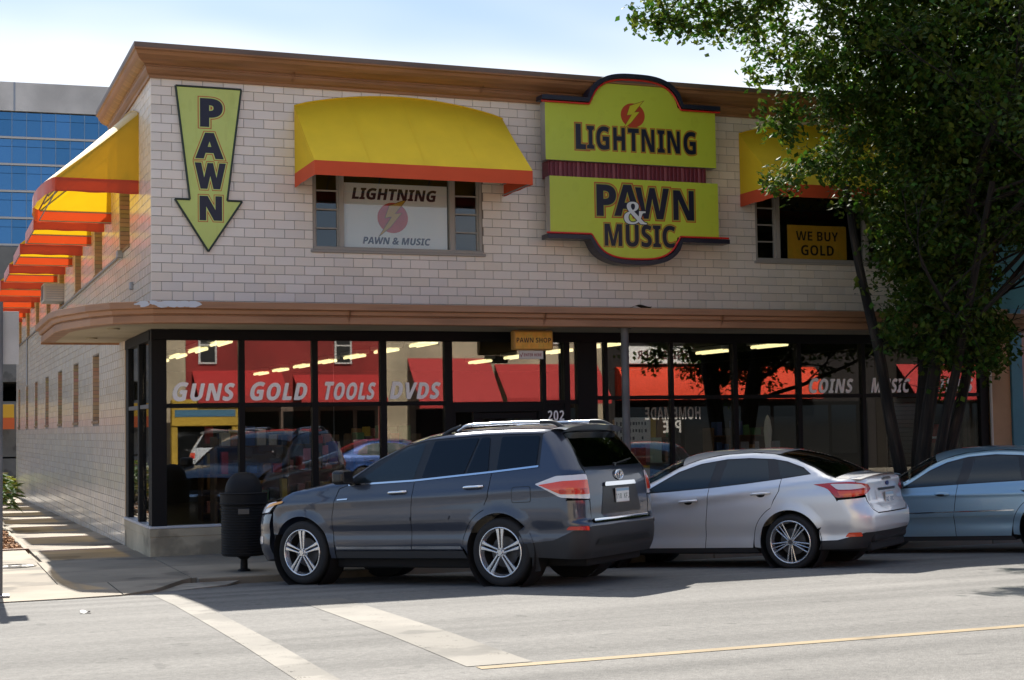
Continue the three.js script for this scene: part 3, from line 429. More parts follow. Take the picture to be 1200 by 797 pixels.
{ // main cabinet sign
  const s = thing('shop_sign', 'large lime green shop sign with domed top, rounded belly and dark red band', 'sign', [0, 0, 0], 0);
  const arcPts = (x0, y0, x1, y1, cx, top, n = 26) => [...Array(n + 1)].map((_, i) => { const a = PI * (1 - i / n); return [cx + (x1 - x0) / 2 * Math.cos(a), y0 + (y1 - y0) * i / n + (top - Math.max(y0, y1)) * Math.sin(a)]; });
  const dome = []; for (let i = 0; i <= 30; i++) { const t = i / 30, x = lerp(6.95, 8.53, t), k = Math.pow(Math.abs(t - 0.5) * 2, 2.9); dome.push([x, 6.97 + 0.42 * Math.sqrt(Math.max(0, 1 - k))]); }
  const belly = []; for (let i = 0; i <= 30; i++) { const t = i / 30, x = lerp(6.96, 8.47, t), k = Math.pow(Math.abs(t - 0.5) * 2, 2.9); belly.push([x, 4.81 - 0.39 * Math.sqrt(Math.max(0, 1 - k))]); }
  const upper = [[6.14, 6.0], [9.23, 6.0], [9.23, 6.95], ...dome.slice().reverse(), [6.14, 6.95]], lower = [[6.20, 5.74], [6.20, 4.81], ...belly, [9.25, 4.81], [9.25, 5.74]];
  const faceMat = (map) => std([1, 1, 1], { map, roughness: 0.35 });
  const up = canvasTex(1536, 768, (x, W, H) => {
    x.fillStyle = LIME; x.fillRect(0, 0, W, H); mottle(x, W, H, 11, 0.045);
    const fx = (m) => (m - 6.14) / 3.09 * W, fy = (m) => (7.42 - m) / 1.42 * H, k = H / 1.42;
    bolt(x, fx(7.70), fy(6.80), 0.20 * k);
    outlined(x, 'L', fx(6.63), fy(6.20), 0.40 / 0.714 * k, { stretch: 0.86, align: 'left', gap: 0.055, rim: 0.05, weight: 0.02, lime: '#9a8a2a' });
    const t = 'IGHTNING'; let px = fx(6.86); x.font = 'bold ' + 0.365 / 0.714 * k + 'px sans-serif'; const tot = x.measureText(t).width, st = (fx(8.90) - fx(6.86)) / tot;
    for (const ch of t) { const w = x.measureText(ch).width * st; outlined(x, ch, px, fy(6.215), 0.365 / 0.714 * k, { stretch: st * 0.94, align: 'left', gap: 0.055, rim: 0.05, weight: 0.015, lime: '#9a8a2a' }); px += w; x.font = 'bold ' + 0.365 / 0.714 * k + 'px sans-serif'; }
  });
  const lo = canvasTex(1536, 768, (x, W, H) => {
    x.fillStyle = LIME; x.fillRect(0, 0, W, H); mottle(x, W, H, 17, 0.045);
    const fx = (m) => (m - 6.20) / 3.05 * W, fy = (m) => (5.78 - m) / 1.40 * H, k = H / 1.40;
    outlined(x, 'P', fx(6.96), fy(5.13), 0.50 / 0.714 * k, { stretch: 0.95, align: 'left', gap: 0.055, rim: 0.05, weight: 0.02, lime: '#a09a3a' });
    outlined(x, 'N', fx(8.36), fy(5.11), 0.48 / 0.714 * k, { stretch: 0.84, align: 'left', gap: 0.055, rim: 0.05, weight: 0.02, lime: '#a09a3a' });
    outlined(x, 'W', fx(7.72), fy(5.11), 0.50 / 0.714 * k, { stretch: 0.86, align: 'left', gap: 0.055, rim: 0.05, weight: 0.015, lime: '#a09a3a' });
    outlined(x, 'A', fx(7.34), fy(5.14), 0.50 / 0.714 * k, { stretch: 0.94, align: 'left', gap: 0.055, rim: 0.05, weight: 0.02, lime: '#a09a3a' });
    outlined(x, 'MUSIC', fx(7.78), fy(4.645), 0.35 / 0.714 * k, { stretch: 0.78, gap: 0.055, rim: 0.05, weight: 0.015, lime: '#a09a3a' });
    x.font = 'bold ' + 0.36 / 0.714 * k + 'px serif'; x.textAlign = 'center'; x.lineWidth = 14; x.strokeStyle = '#20202a'; x.strokeText('&', fx(7.70), fy(5.01)); x.fillStyle = '#d9dbd8'; x.fillText('&', fx(7.70), fy(5.01));
  });
  const canMat = std([0.52, 0.50, 0.47], { roughness: 0.5, map: T.plaster }), borderMat = std([0.012, 0.014, 0.028], { roughness: 0.35 });
  for (const [name, pts, map, b] of [['upper', upper, up, [6.14, 9.23, 6.0, 7.42]], ['lower', lower, lo, [6.20, 9.25, 4.38, 5.78]]]) {
    const c = part(s, 'cabinet', extrude(pts, 0.19, 0.006, 0.255), canMat);
    const f = signUV(new THREE.ShapeGeometry(shapeOf(pts)), ...b); f.translate(0, 0, 0.448); part(c, 'face', f, faceMat(map));
  }
  part(s, 'bracket', [6.5, 7.7, 8.9].flatMap((x) => [bx(x - 0.03, x + 0.03, 6.1, 6.8, -0.005, 0.26), bx(x - 0.03, x + 0.03, 4.95, 5.6, -0.005, 0.26)]), M.steel);
  const run = (pts, sgn) => { // raised dark border and its neon tube
    const off = (d) => pts.map((p, i) => { const a = pts[Math.max(0, i - 1)], b = pts[Math.min(pts.length - 1, i + 1)], dx = b[0] - a[0], dy = b[1] - a[1], l = Math.hypot(dx, dy); return [p[0] - dy / l * d * sgn, p[1] + dx / l * d * sgn]; });
    const o = off(0.085), ring = [...off(0.012), ...o.reverse()]; part(s, 'border', extrude(ring, 0.27, 0.004, 0.245), borderMat);
    const tp = off(-0.012).map((p) => [p[0], p[1], 0.475]); const segs = []; for (let i = 0; i + 1 < tp.length; i++) segs.push(rod(tp[i], tp[i + 1], 0.017, 8)); part(s, 'neon_tube', segs, M.neon);
  };
  run([[6.07, 6.95], [6.5, 6.95], [6.9, 6.95], ...dome.slice(1, -1), [8.58, 6.95], [9.0, 6.95], [9.30, 6.95]], 1);
  run([[6.13, 4.81], [6.5, 4.81], [6.9, 4.81], ...belly.slice(1, -1), [8.52, 4.81], [9.0, 4.81], [9.42, 4.81]], -1);
  const band = part(s, 'band', [bx(6.22, 9.08, 5.735, 6.005, 0.10, 0.36)], std([0.16, 0.018, 0.03], { roughness: 0.45 }));
  for (let k = 0; k < 36; k++) { const x = 6.24 + k * 0.079; part(band, 'rib', BANDRIB ??= (rb(0, 0.05, 5.745, 5.995, 0.35, 0.385, 0.012)), k % 4 === 2 ? RIBPALE : RIBMAT).position.x = x; }
}

{ // banner behind the upper window, gold sign behind the other
  const b = canvasTex(1024, 640, (x, W, H) => {
    x.fillStyle = '#f6f1ea'; x.fillRect(0, 0, W, H);
    bolt(x, W * 0.47, H * 0.52, H * 0.235, '#d2543a', '#dcae3a');
    x.fillStyle = '#1d1a24'; x.textAlign = 'center'; const sk = (t, px, py, size, st, col) => { x.save(); x.translate(px, py); x.transform(st, 0, -0.18, 1, 0, 0); x.font = 'bold ' + size + 'px sans-serif'; x.lineWidth = size * 0.04; x.strokeStyle = '#6b2a22'; x.strokeText(t, 0, 0); x.fillStyle = col; x.fillText(t, 0, 0); x.restore(); };
    sk('LIGHTNING', W * 0.48, H * 0.245, 150, 1.0, '#23202b'); sk('PAWN & MUSIC', W * 0.50, H * 0.93, 92, 0.98, '#31334a');
  });
  const s = thing('banner', 'white LIGHTNING banner with red disc and bolt behind the upper left window', 'banner');
  part(s, 'sheet', signUV(new THREE.PlaneGeometry(1.70, 1.02).translate(3.80, 5.065, -0.105), 2.95, 4.65, 4.555, 5.575), std([1, 1, 1], { map: b, roughness: 0.75, side: THREE.DoubleSide }));
  part(s, 'backing', [bx(2.95, 4.65, 4.555, 5.575, -0.125, -0.11)], M.whitePaint);
  const g = canvasTex(768, 400, (x, W, H) => { x.fillStyle = '#f2b532'; x.fillRect(0, 0, W, H); mottle(x, W, H, 23, 0.05); x.fillStyle = '#2a1a10'; x.textAlign = 'center'; x.font = 'bold 150px sans-serif'; x.fillText('WE BUY', W / 2, 178); x.font = 'bold 165px sans-serif'; x.fillText('GOLD', W / 2, 350); });
  const q = thing('gold_sign', 'orange yellow WE BUY GOLD sign behind the upper window beside the tree', 'sign');
  part(q, 'sheet', signUV(new THREE.PlaneGeometry(1.20, 0.60).translate(11.52, 4.88, -0.105), 10.92, 12.12, 4.58, 5.18), std([1, 1, 1], { map: g, roughness: 0.7 }));
  part(q, 'backing', [bx(10.92, 12.12, 4.58, 5.18, -0.125, -0.11)], std([0.5, 0.33, 0.05]));
}
{ // hanging sign and the little card under it
  const h = canvasTex(512, 256, (x, W, H) => { x.fillStyle = '#e8a53a'; x.fillRect(0, 0, W, H); mottle(x, W, H, 29, 0.08); x.fillStyle = '#2d1a12'; x.textAlign = 'center'; x.save(); x.translate(W / 2, 160); x.scale(0.82, 1); x.font = 'bold 104px sans-serif'; x.fillText('PAWN SHOP', 0, 0); x.restore(); });
  const s = thing('hanging_sign', 'small orange PAWN SHOP sign hanging under the canopy above the door', 'sign', [5.74, 3.08, 0.72]);
  part(s, 'box', [rb(-0.335, 0.335, -0.155, 0.155, -0.07, 0.07, 0.03, 3)], std([0.42, 0.22, 0.05], { roughness: 0.5 }));
  part(s, 'face', signUV(new THREE.PlaneGeometry(0.61, 0.255).translate(0, -0.005, 0.0715), -0.305, 0.305, -0.1325, 0.1225), std([1, 1, 1], { map: h, roughness: 0.45 }));
  part(s, 'bracket', [rod([-0.25, 0.14, 0], [-0.25, 0.19, 0], 0.01), rod([0.25, 0.14, 0], [0.25, 0.19, 0], 0.01)], M.steel);
  const e = canvasTex(512, 160, (x, W, H) => { x.fillStyle = '#cfcac6'; x.fillRect(0, 0, W, H); x.fillStyle = '#8a2a33'; x.textAlign = 'center'; x.font = 'bold 84px sans-serif'; x.save(); x.translate(W / 2 + 30, 112); x.scale(0.8, 1); x.fillText('ENTER HERE', 0, 0); x.restore(); x.strokeStyle = '#8a2a33'; x.lineWidth = 12; x.beginPath(); x.moveTo(22, 70); x.lineTo(42, 118); x.lineTo(78, 34); x.stroke(); });
  const c = thing('entry_card', 'white ENTER HERE card hung just below the orange hanging sign', 'sign', [5.72, 2.855, 0.72]);
  part(c, 'card', [rb(-0.205, 0.205, -0.065, 0.065, -0.006, 0.006, 0.003)], M.whitePaint);
  part(c, 'face', signUV(new THREE.PlaneGeometry(0.40, 0.12).translate(0, 0, 0.0075), -0.2, 0.2, -0.06, 0.06), std([1, 1, 1], { map: e, roughness: 0.6 }));
  part(c, 'link', [rod([-0.15, 0.06, 0], [-0.15, 0.09, 0], 0.004), rod([0.15, 0.06, 0], [0.15, 0.09, 0], 0.004)], M.steel);
}
{ // air conditioner under the fourth side awning
  const a = thing('air_conditioner', 'white box air conditioner sticking out of an upper window of the side wall', 'air conditioner', [0, 0, 0]);
  part(a, 'case', [rb(-0.46, 0.2, 4.85, 5.28, -15.2, -14.35, 0.02)], M.whitePaint);
  for (let k = 0; k < 6; k++) part(a, 'vent_slat', [bx(-0.40, 0.1, 4.90 + k * 0.055, 4.925 + k * 0.055, -14.352, -14.34)], M.steel);
  part(a, 'grille', [bx(-0.465, -0.455, 4.9, 5.23, -15.1, -14.45)], M.frameGrey);
  const d = thing('debris', 'dark flat piece of wind blown debris lying on the canopy right of the hanging sign', 'debris', [7.35, 3.565, 1.30]);
  part(d, 'bark_piece', gridGeo(10, 3, (u, v) => [(u - 0.5) * 0.34, 0.03 * Math.sin(u * 5) + 0.05 * u * (v), (v - 0.5) * 0.12]), std([0.05, 0.035, 0.03], { roughness: 0.9, side: THREE.DoubleSide }));
}
// ---------------------------------------------------------------- cars
// A body is a side surface (x rearwards, y up, half width from tables), a rear surface and a top strip; every panel is an outline on one of them.
function pchip(pts) {
  const n = pts.length, x = pts.map((p) => p[0]), y = pts.map((p) => p[1]), d = [], m = [];
  for (let i = 0; i < n - 1; i++) d.push((y[i + 1] - y[i]) / (x[i + 1] - x[i]));
  m[0] = d[0]; m[n - 1] = d[n - 2]; for (let i = 1; i < n - 1; i++) m[i] = d[i - 1] * d[i] <= 0 ? 0 : 2 / (1 / d[i - 1] + 1 / d[i]);
  return (t) => { if (t <= x[0]) return y[0]; if (t >= x[n - 1]) return y[n - 1]; let i = 0; while (t > x[i + 1]) i++; const h = x[i + 1] - x[i], s = (t - x[i]) / h, s2 = s * s, s3 = s2 * s; return y[i] * (2 * s3 - 3 * s2 + 1) + m[i] * h * (s3 - 2 * s2 + s) + y[i + 1] * (3 * s2 - 2 * s3) + m[i + 1] * h * (s3 - s2); };
}
const arc = (cx, cy, r, a0, a1, n = 20) => [...Array(n + 1)].map((_, i) => { const a = rad(lerp(a0, a1, i / n)); return [cx + r * Math.cos(a), cy + r * Math.sin(a)]; });
function roundPoly(pts, r, n = 4) { // rounds every corner of an outline
  const out = [], N = pts.length;
  for (let i = 0; i < N; i++) { const p = pts[(i + N - 1) % N], c = pts[i], q = pts[(i + 1) % N], a = [p[0] - c[0], p[1] - c[1]], b = [q[0] - c[0], q[1] - c[1]], la = Math.hypot(...a), lb = Math.hypot(...b), k = Math.min(c[2] ?? r, la * 0.45, lb * 0.45), s = [c[0] + a[0] / la * k, c[1] + a[1] / la * k], e = [c[0] + b[0] / lb * k, c[1] + b[1] / lb * k];
    for (let j = 0; j <= n; j++) { const t = j / n; out.push([(1 - t) ** 2 * s[0] + 2 * t * (1 - t) * c[0] + t * t * e[0], (1 - t) ** 2 * s[1] + 2 * t * (1 - t) * c[1] + t * t * e[1]]); } }
  return out;
}
function clipCell(poly, x0, x1, y0, y1) {
  let p = poly;
  for (const [ax, v, sg] of [[0, x0, 1], [0, x1, -1], [1, y0, 1], [1, y1, -1]]) { const o = []; for (let i = 0; i < p.length; i++) { const a = p[i], b = p[(i + 1) % p.length], da = (a[ax] - v) * sg, db = (b[ax] - v) * sg; if (da >= 0) o.push(a); if ((da > 0 && db < 0) || (da < 0 && db > 0)) { const t = da / (da - db); o.push([a[0] + (b[0] - a[0]) * t, a[1] + (b[1] - a[1]) * t]); } } p = o; if (p.length < 3) return null; }
  return p;
}
function panel(poly, S, { cell = 0.06, mirror = false, flip = false } = {}) {
  const xs = poly.map((p) => p[0]), ys = poly.map((p) => p[1]), X0 = Math.min(...xs), X1 = Math.max(...xs), Y0 = Math.min(...ys), Y1 = Math.max(...ys), pos = [], nor = [], uv = [], e = 1e-3;
  const put = (q) => { const p = S(q[0], q[1]), a = S(q[0] + e, q[1]), b = S(q[0] - e, q[1]), c = S(q[0], q[1] + e), d = S(q[0], q[1] - e); const N = V(a[0] - b[0], a[1] - b[1], a[2] - b[2]).cross(V(c[0] - d[0], c[1] - d[1], c[2] - d[2])).normalize(); if (flip) N.negate(); pos.push(p[0], p[1], mirror ? -p[2] : p[2]); nor.push(N.x, N.y, mirror ? -N.z : N.z); uv.push(q[0], q[1]); };
  const nx = Math.max(1, Math.ceil((X1 - X0) / cell)), ny = Math.max(1, Math.ceil((Y1 - Y0) / cell));
  for (let i = 0; i < nx; i++) for (let j = 0; j < ny; j++) {
    const c = clipCell(poly, X0 + (X1 - X0) * i / nx, X0 + (X1 - X0) * (i + 1) / nx, Y0 + (Y1 - Y0) * j / ny, Y0 + (Y1 - Y0) * (j + 1) / ny); if (!c) continue;
    for (const t of THREE.ShapeUtils.triangulateShape(c.map((p) => new THREE.Vector2(...p)), [])) { const A = c[t[0]], B = c[t[1]], C = c[t[2]], ccw = (B[0] - A[0]) * (C[1] - A[1]) - (B[1] - A[1]) * (C[0] - A[0]); if (Math.abs(ccw) < 1e-9) continue; const o = (ccw > 0) !== (flip !== mirror) ? [A, B, C] : [A, C, B]; o.forEach(put); }
  }
  const g = new THREE.BufferGeometry(); g.setAttribute('position', new THREE.Float32BufferAttribute(pos, 3)); g.setAttribute('normal', new THREE.Float32BufferAttribute(nor, 3)); g.setAttribute('uv', new THREE.Float32BufferAttribute(uv, 2)); return g;
}
const CARM = {
  glassDark: phy([0.10, 0.115, 0.13], { roughness: 0.0, transmission: 1, thickness: 0, ior: 1.48 }),
  glass: phy([0.74, 0.82, 0.82], { roughness: 0.0, transmission: 1, thickness: 0, ior: 1.42 }),
  trim: std([0.012, 0.012, 0.013], { roughness: 0.35 }), plastic: std([0.022, 0.022, 0.024], { roughness: 0.6 }), inside: std([0.008, 0.008, 0.009], { roughness: 0.9 }),
  red: phy([0.50, 0.018, 0.012], { roughness: 0.12, clearcoat: 1, clearcoatRoughness: 0.03 }), redBright: phy([0.78, 0.085, 0.03], { roughness: 0.12, clearcoat: 1, clearcoatRoughness: 0.03 }), clear: phy([0.72, 0.70, 0.70], { roughness: 0.12, clearcoat: 1, clearcoatRoughness: 0.03 }), amber: phy([0.85, 0.36, 0.03], { roughness: 0.15, clearcoat: 1 }), alloy: std([0.68, 0.69, 0.71], { roughness: 0.24, metalness: 0.85 }), barrel: std([0.10, 0.10, 0.105], { roughness: 0.5, metalness: 0.7 }), seatDark: std([0.035, 0.035, 0.038], { roughness: 0.9 }), seatGrey: std([0.34, 0.335, 0.33], { roughness: 0.9 }), chrome: M.chrome,
};
function surfaces(c) {
  const prof = pchip(c.profile), XR = pchip(c.rear), XF = pchip(c.front), top = pchip(c.top), mid = pchip(c.mid), { rc, br, fc, bf, hw } = c, tA = c.taperF ?? 0.05, tB = c.taperR ?? 0.05;
  const W = (x, y) => { const f = Math.max(0, 1 - x / (c.L * 0.42)), r = Math.max(0, (x - c.L * 0.62) / (c.L * 0.38)); let w = hw * prof(y) * (1 - tA * f * f - tB * r * r);
    for (const wx of c.wheels) { const d = Math.hypot(x - wx, y - c.wr); if (y > c.wr * 0.6) w += 0.016 * Math.pow(clamp(1 - (d - c.arch) / 0.11, 0, 1), 1.5); }
    if (c.crease) w += c.crease(x, y); const d = top(x) - y, R = c.edge ?? 0.06; if (d < R) w -= R - Math.sqrt(Math.max(0, R * R - (R - Math.max(0, d)) ** 2)); return w; };
  const S = (off = 0) => (x, y) => {
    const xr = XR(y), xf = XF(y), xa = xf + fc, xb = xr - rc; if (x >= xa && x <= xb) return [x, y, W(x, y) + off];
    if (x > xb) { const w = W(xb, y), len = (rc + br) * PI / 4, s = x - xb, bow = c.bow * (w - br) ** 2; if (s <= len) { const t = s / len * PI / 2; return [xb - 0 + (rc - bow + off) * Math.sin(t), y, w - br + (br + off) * Math.cos(t)]; } const z = w - br - (s - len); return [xr - c.bow * z * z + off, y, z]; }
    const w = W(xa, y), len = (fc + bf) * PI / 4, s = xa - x, bow = c.bowF * (w - bf) ** 2; if (s <= len) { const t = s / len * PI / 2; return [xa - (fc - bow + off) * Math.sin(t), y, w - bf + (bf + off) * Math.cos(t)]; } const z = w - bf - (s - len); return [xf + c.bowF * z * z - off, y, z];
  };
  const R = (off = 0) => (q, y) => { const s = Math.sign(q) || 1, xb = XR(y) - rc, w = W(xb, y), len = (rc + br) * PI / 4, a = Math.abs(q), p = S(off)(xb + len + (w - br - a), y); return [p[0], p[1], p[2] * s]; };
  const F = (off = 0) => (q, y) => { const s = Math.sign(q) || 1, xa = XF(y) + fc, w = W(xa, y), len = (fc + bf) * PI / 4, a = Math.abs(q), p = S(off)(xa - len - (w - bf - a), y); return [p[0], p[1], p[2] * s]; };
  const strip = (x0, x1, off = 0, e0 = 1, nx = 24, bow0 = 0, bow1 = 0) => gridGeo(nx, 28, (u, v) => { const s = (v * 2 - 1) * e0, k = 1 - s * s, x = lerp(x0 + bow0 * k, x1 + bow1 * k, u), w = W(x, top(x)), y = top(x) + (mid(x) - top(x)) * (1 - Math.pow(Math.abs(s), 2.3)); return [x, y + off, -w * s]; });
  return { W, S, R, F, strip, top, XR, XF };
}
function wheel(parent, x, side, c, spokes) { // tyre, rim and spokes; the wheel's face is at |z| = c.track
  const g = group(parent, 'wheel', [x, c.wr, side * c.track]), k = side > 0 ? 1 : -1, R = c.wr, r = c.rim, w = 0.215; if (k < 0) g.rotation.y = PI;
  const pr = [[r - 0.006, 0], [r + 0.012, 0.004], [r + (R - r) * 0.45, 0.013], [R - 0.022, 0.004], [R - 0.006, -0.018], [R, -0.05], [R, -w + 0.05], [R - 0.006, -w + 0.018], [R - 0.022, -w - 0.004], [r, -w]].map((p) => new THREE.Vector2(p[0], p[1]));
  part(g, 'tyre', new THREE.LatheGeometry(pr, 64).rotateX(PI / 2), M.rubber);
  part(g, 'rim', [new THREE.TorusGeometry(r - 0.004, 0.010, 10, 64).translate(0, 0, 0.004), new THREE.CylinderGeometry(r - 0.006, r - 0.03, 0.05, 64, 1, true).rotateX(PI / 2).translate(0, 0, -0.02)], CARM.alloy);
  part(g, 'barrel', [new THREE.CylinderGeometry(r - 0.03, r - 0.05, 0.15, 48, 1, true).rotateX(PI / 2).translate(0, 0, -0.12), new THREE.CylinderGeometry(r - 0.03, r - 0.03, 0.01, 48).rotateX(PI / 2).translate(0, 0, -0.19)], M.dark);
  part(g, 'brake_disc', [new THREE.CylinderGeometry(r * 0.62, r * 0.62, 0.02, 40).rotateX(PI / 2).translate(0, 0, -0.10)], CARM.barrel);
  const sp = spokes(r); for (let i = 0; i < 5; i++) for (const s of sp) part(g, 'spoke', s.clone().rotateZ(i * 2 * PI / 5 + (c.spin ?? 0.3)), CARM.alloy);
  part(g, 'hub', [new THREE.CylinderGeometry(r * 0.17, r * 0.22, 0.03, 30).rotateX(PI / 2).translate(0, 0, -0.012)], CARM.alloy); part(g, 'hub_cap', [new THREE.CylinderGeometry(r * 0.10, r * 0.115, 0.014, 24).rotateX(PI / 2).translate(0, 0, 0.008)], c.capMat ?? CARM.barrel);
  for (let i = 0; i < 5; i++) { const a = i * 2 * PI / 5 + 0.9; part(g, 'wheel_nut', [new THREE.CylinderGeometry(0.010, 0.010, 0.014, 8).rotateX(PI / 2).translate(Math.cos(a) * r * 0.165, Math.sin(a) * r * 0.165, 0.006)], M.steel); }
  return g;
}
const spokesBroad = (r) => [-1, 1].map((s) => extrude([[r * 0.14, s * 0.008], [r * 0.5, s * 0.010], [r * 0.97, s * 0.010], [r * 0.97, s * r * 0.205], [r * 0.72, s * r * 0.15], [r * 0.40, s * r * 0.115], [r * 0.14, s * r * 0.10]], 0.032, 0.006, -0.030));
const spokesSplit = (r) => [-1, 0, 1].map((s) => extrude([[r * 0.12, s * r * 0.05 - r * 0.035], [r * 0.97, s * r * 0.215 - r * (s ? 0.035 : 0.02)], [r * 0.97, s * r * 0.215 + r * (s ? 0.035 : 0.02)], [r * 0.12, s * r * 0.05 + r * 0.035]], 0.03, 0.006, s ? -0.028 : -0.04));
const spokesPlain = (r) => [extrude([[r * 0.1, -r * 0.13], [r * 0.97, -r * 0.17], [r * 0.97, r * 0.17], [r * 0.1, r * 0.13]], 0.03, 0.008, -0.03)];
function seat(parent, x, z, mat, h = 0.55) {
  const g = group(parent, 'seat', [x, h, z]); part(g, 'seat_cushion', [rb(-0.48, 0.04, -0.22, 0.02, -0.25, 0.25, 0.07, 3)], mat);
  part(g, 'seat_back', [rb(-0.08, 0.08, 0, 0.56, -0.24, 0.24, 0.07, 3).rotateZ(-0.28)], mat); part(g, 'headrest', [rb(0.12, 0.22, 0.58, 0.76, -0.13, 0.13, 0.05, 3).rotateZ(-0.02)], mat);
}
function buildCar(root, c, paint) {
  const s = surfaces(c), both = (name, poly, mat, off = 0, cell = 0.04) => { for (const m of [false, true]) part(root, name, panel(poly, s.S(off), { mirror: m, cell }), mat); };
  const rear = (name, poly, mat, off = 0, cell = 0.05, parent = root) => part(parent, name, panel(poly, s.R(off), { flip: true, cell }), mat), front = (name, poly, mat, off = 0, cell = 0.05) => part(root, name, panel(poly, s.F(off), { cell, flip: false }), mat);
  const top = (name, x0, x1, mat, off = 0, e = 1, b0 = 0, b1 = 0) => part(root, name, s.strip(x0, x1, off, e, 24, b0, b1), mat);
  // dark inner body behind the gaps, wheel wells and floor
  const inn = []; for (const q of [c.inner]) for (const m of [false, true]) inn.push(panel(q, s.S(-0.014), { mirror: m, cell: 0.12 }));
  part(root, 'inner_body', inn, CARM.inside);
  part(root, 'underbody', [rb(0.25, c.L - 0.2, 0.20, 0.32, -0.62, 0.62, 0.03), rb(c.wheels[0] + 0.42, c.wheels[1] - 0.42, 0.19, 0.32, -0.80, 0.80, 0.03), rb(c.cab[0] - 0.6, c.cab[0] + 0.05, 0.3, c.belt - 0.06, -0.66, 0.66, 0.05), rb(c.wheels[1] + 0.1, c.L - 0.16, 0.3, 0.62, -0.62, 0.62, 0.05)], CARM.inside);
  for (const w of c.wheels) for (const k of [-1, 1]) { const a = new THREE.CylinderGeometry(c.arch + 0.01, c.arch + 0.01, 0.3, 40, 1, true, -PI / 2 - 0.5, PI + 1.0).rotateX(PI / 2).rotateZ(0).translate(w, c.wr, k * (c.track - 0.14)); part(root, 'wheel_well', [a, new THREE.CircleGeometry(c.arch + 0.01, 32).rotateY(k > 0 ? 0 : PI).translate(w, c.wr, k * (c.track - 0.29))], CARM.inside); }
  part(root, 'dashboard', [rb(c.cab[0] - 0.05, c.cab[0] + 0.38, c.belt - 0.32, c.belt - 0.03, -0.68, 0.68, 0.08, 3)], CARM.plastic);
  part(root, 'steering_wheel', [new THREE.TorusGeometry(0.185, 0.016, 10, 36).rotateY(PI / 2).rotateZ(-0.4).translate(c.cab[0] + 0.52, c.belt - 0.08, 0.36), rod([c.cab[0] + 0.3, c.belt - 0.17, 0.36], [c.cab[0] + 0.52, c.belt - 0.08, 0.36], 0.03)], CARM.plastic);
  for (const z of [-0.37, 0.37]) seat(root, c.seats[0], z, c.seatMat, c.seatY); for (const x of c.seats.slice(1)) for (const z of [-0.40, 0.40]) seat(root, x, z, c.seatMat, c.seatY + 0.03);
  for (const w of c.wheels) for (const k of [1, -1]) wheel(root, w, k, c, c.spokes);
  return { ...s, topY: s.top, both, rear, front, top };
}
function placeCar(root, pf, pr, xf, track) { // left wheel contacts in the world
  const a = V(...pf), e = V(...pr).sub(a).normalize(), n = e.clone().cross(V(0, 1, 0)).normalize(), u = n.clone().cross(e);
  root.quaternion.setFromRotationMatrix(new THREE.Matrix4().makeBasis(e, u, n)); root.position.copy(a).addScaledVector(e, -xf).addScaledVector(n, -track);
}
const plateTex = (draw) => canvasTex(256, 128, (x, W, H) => { x.fillStyle = '#dfe3df'; x.fillRect(0, 0, W, H); draw(x, W, H); });
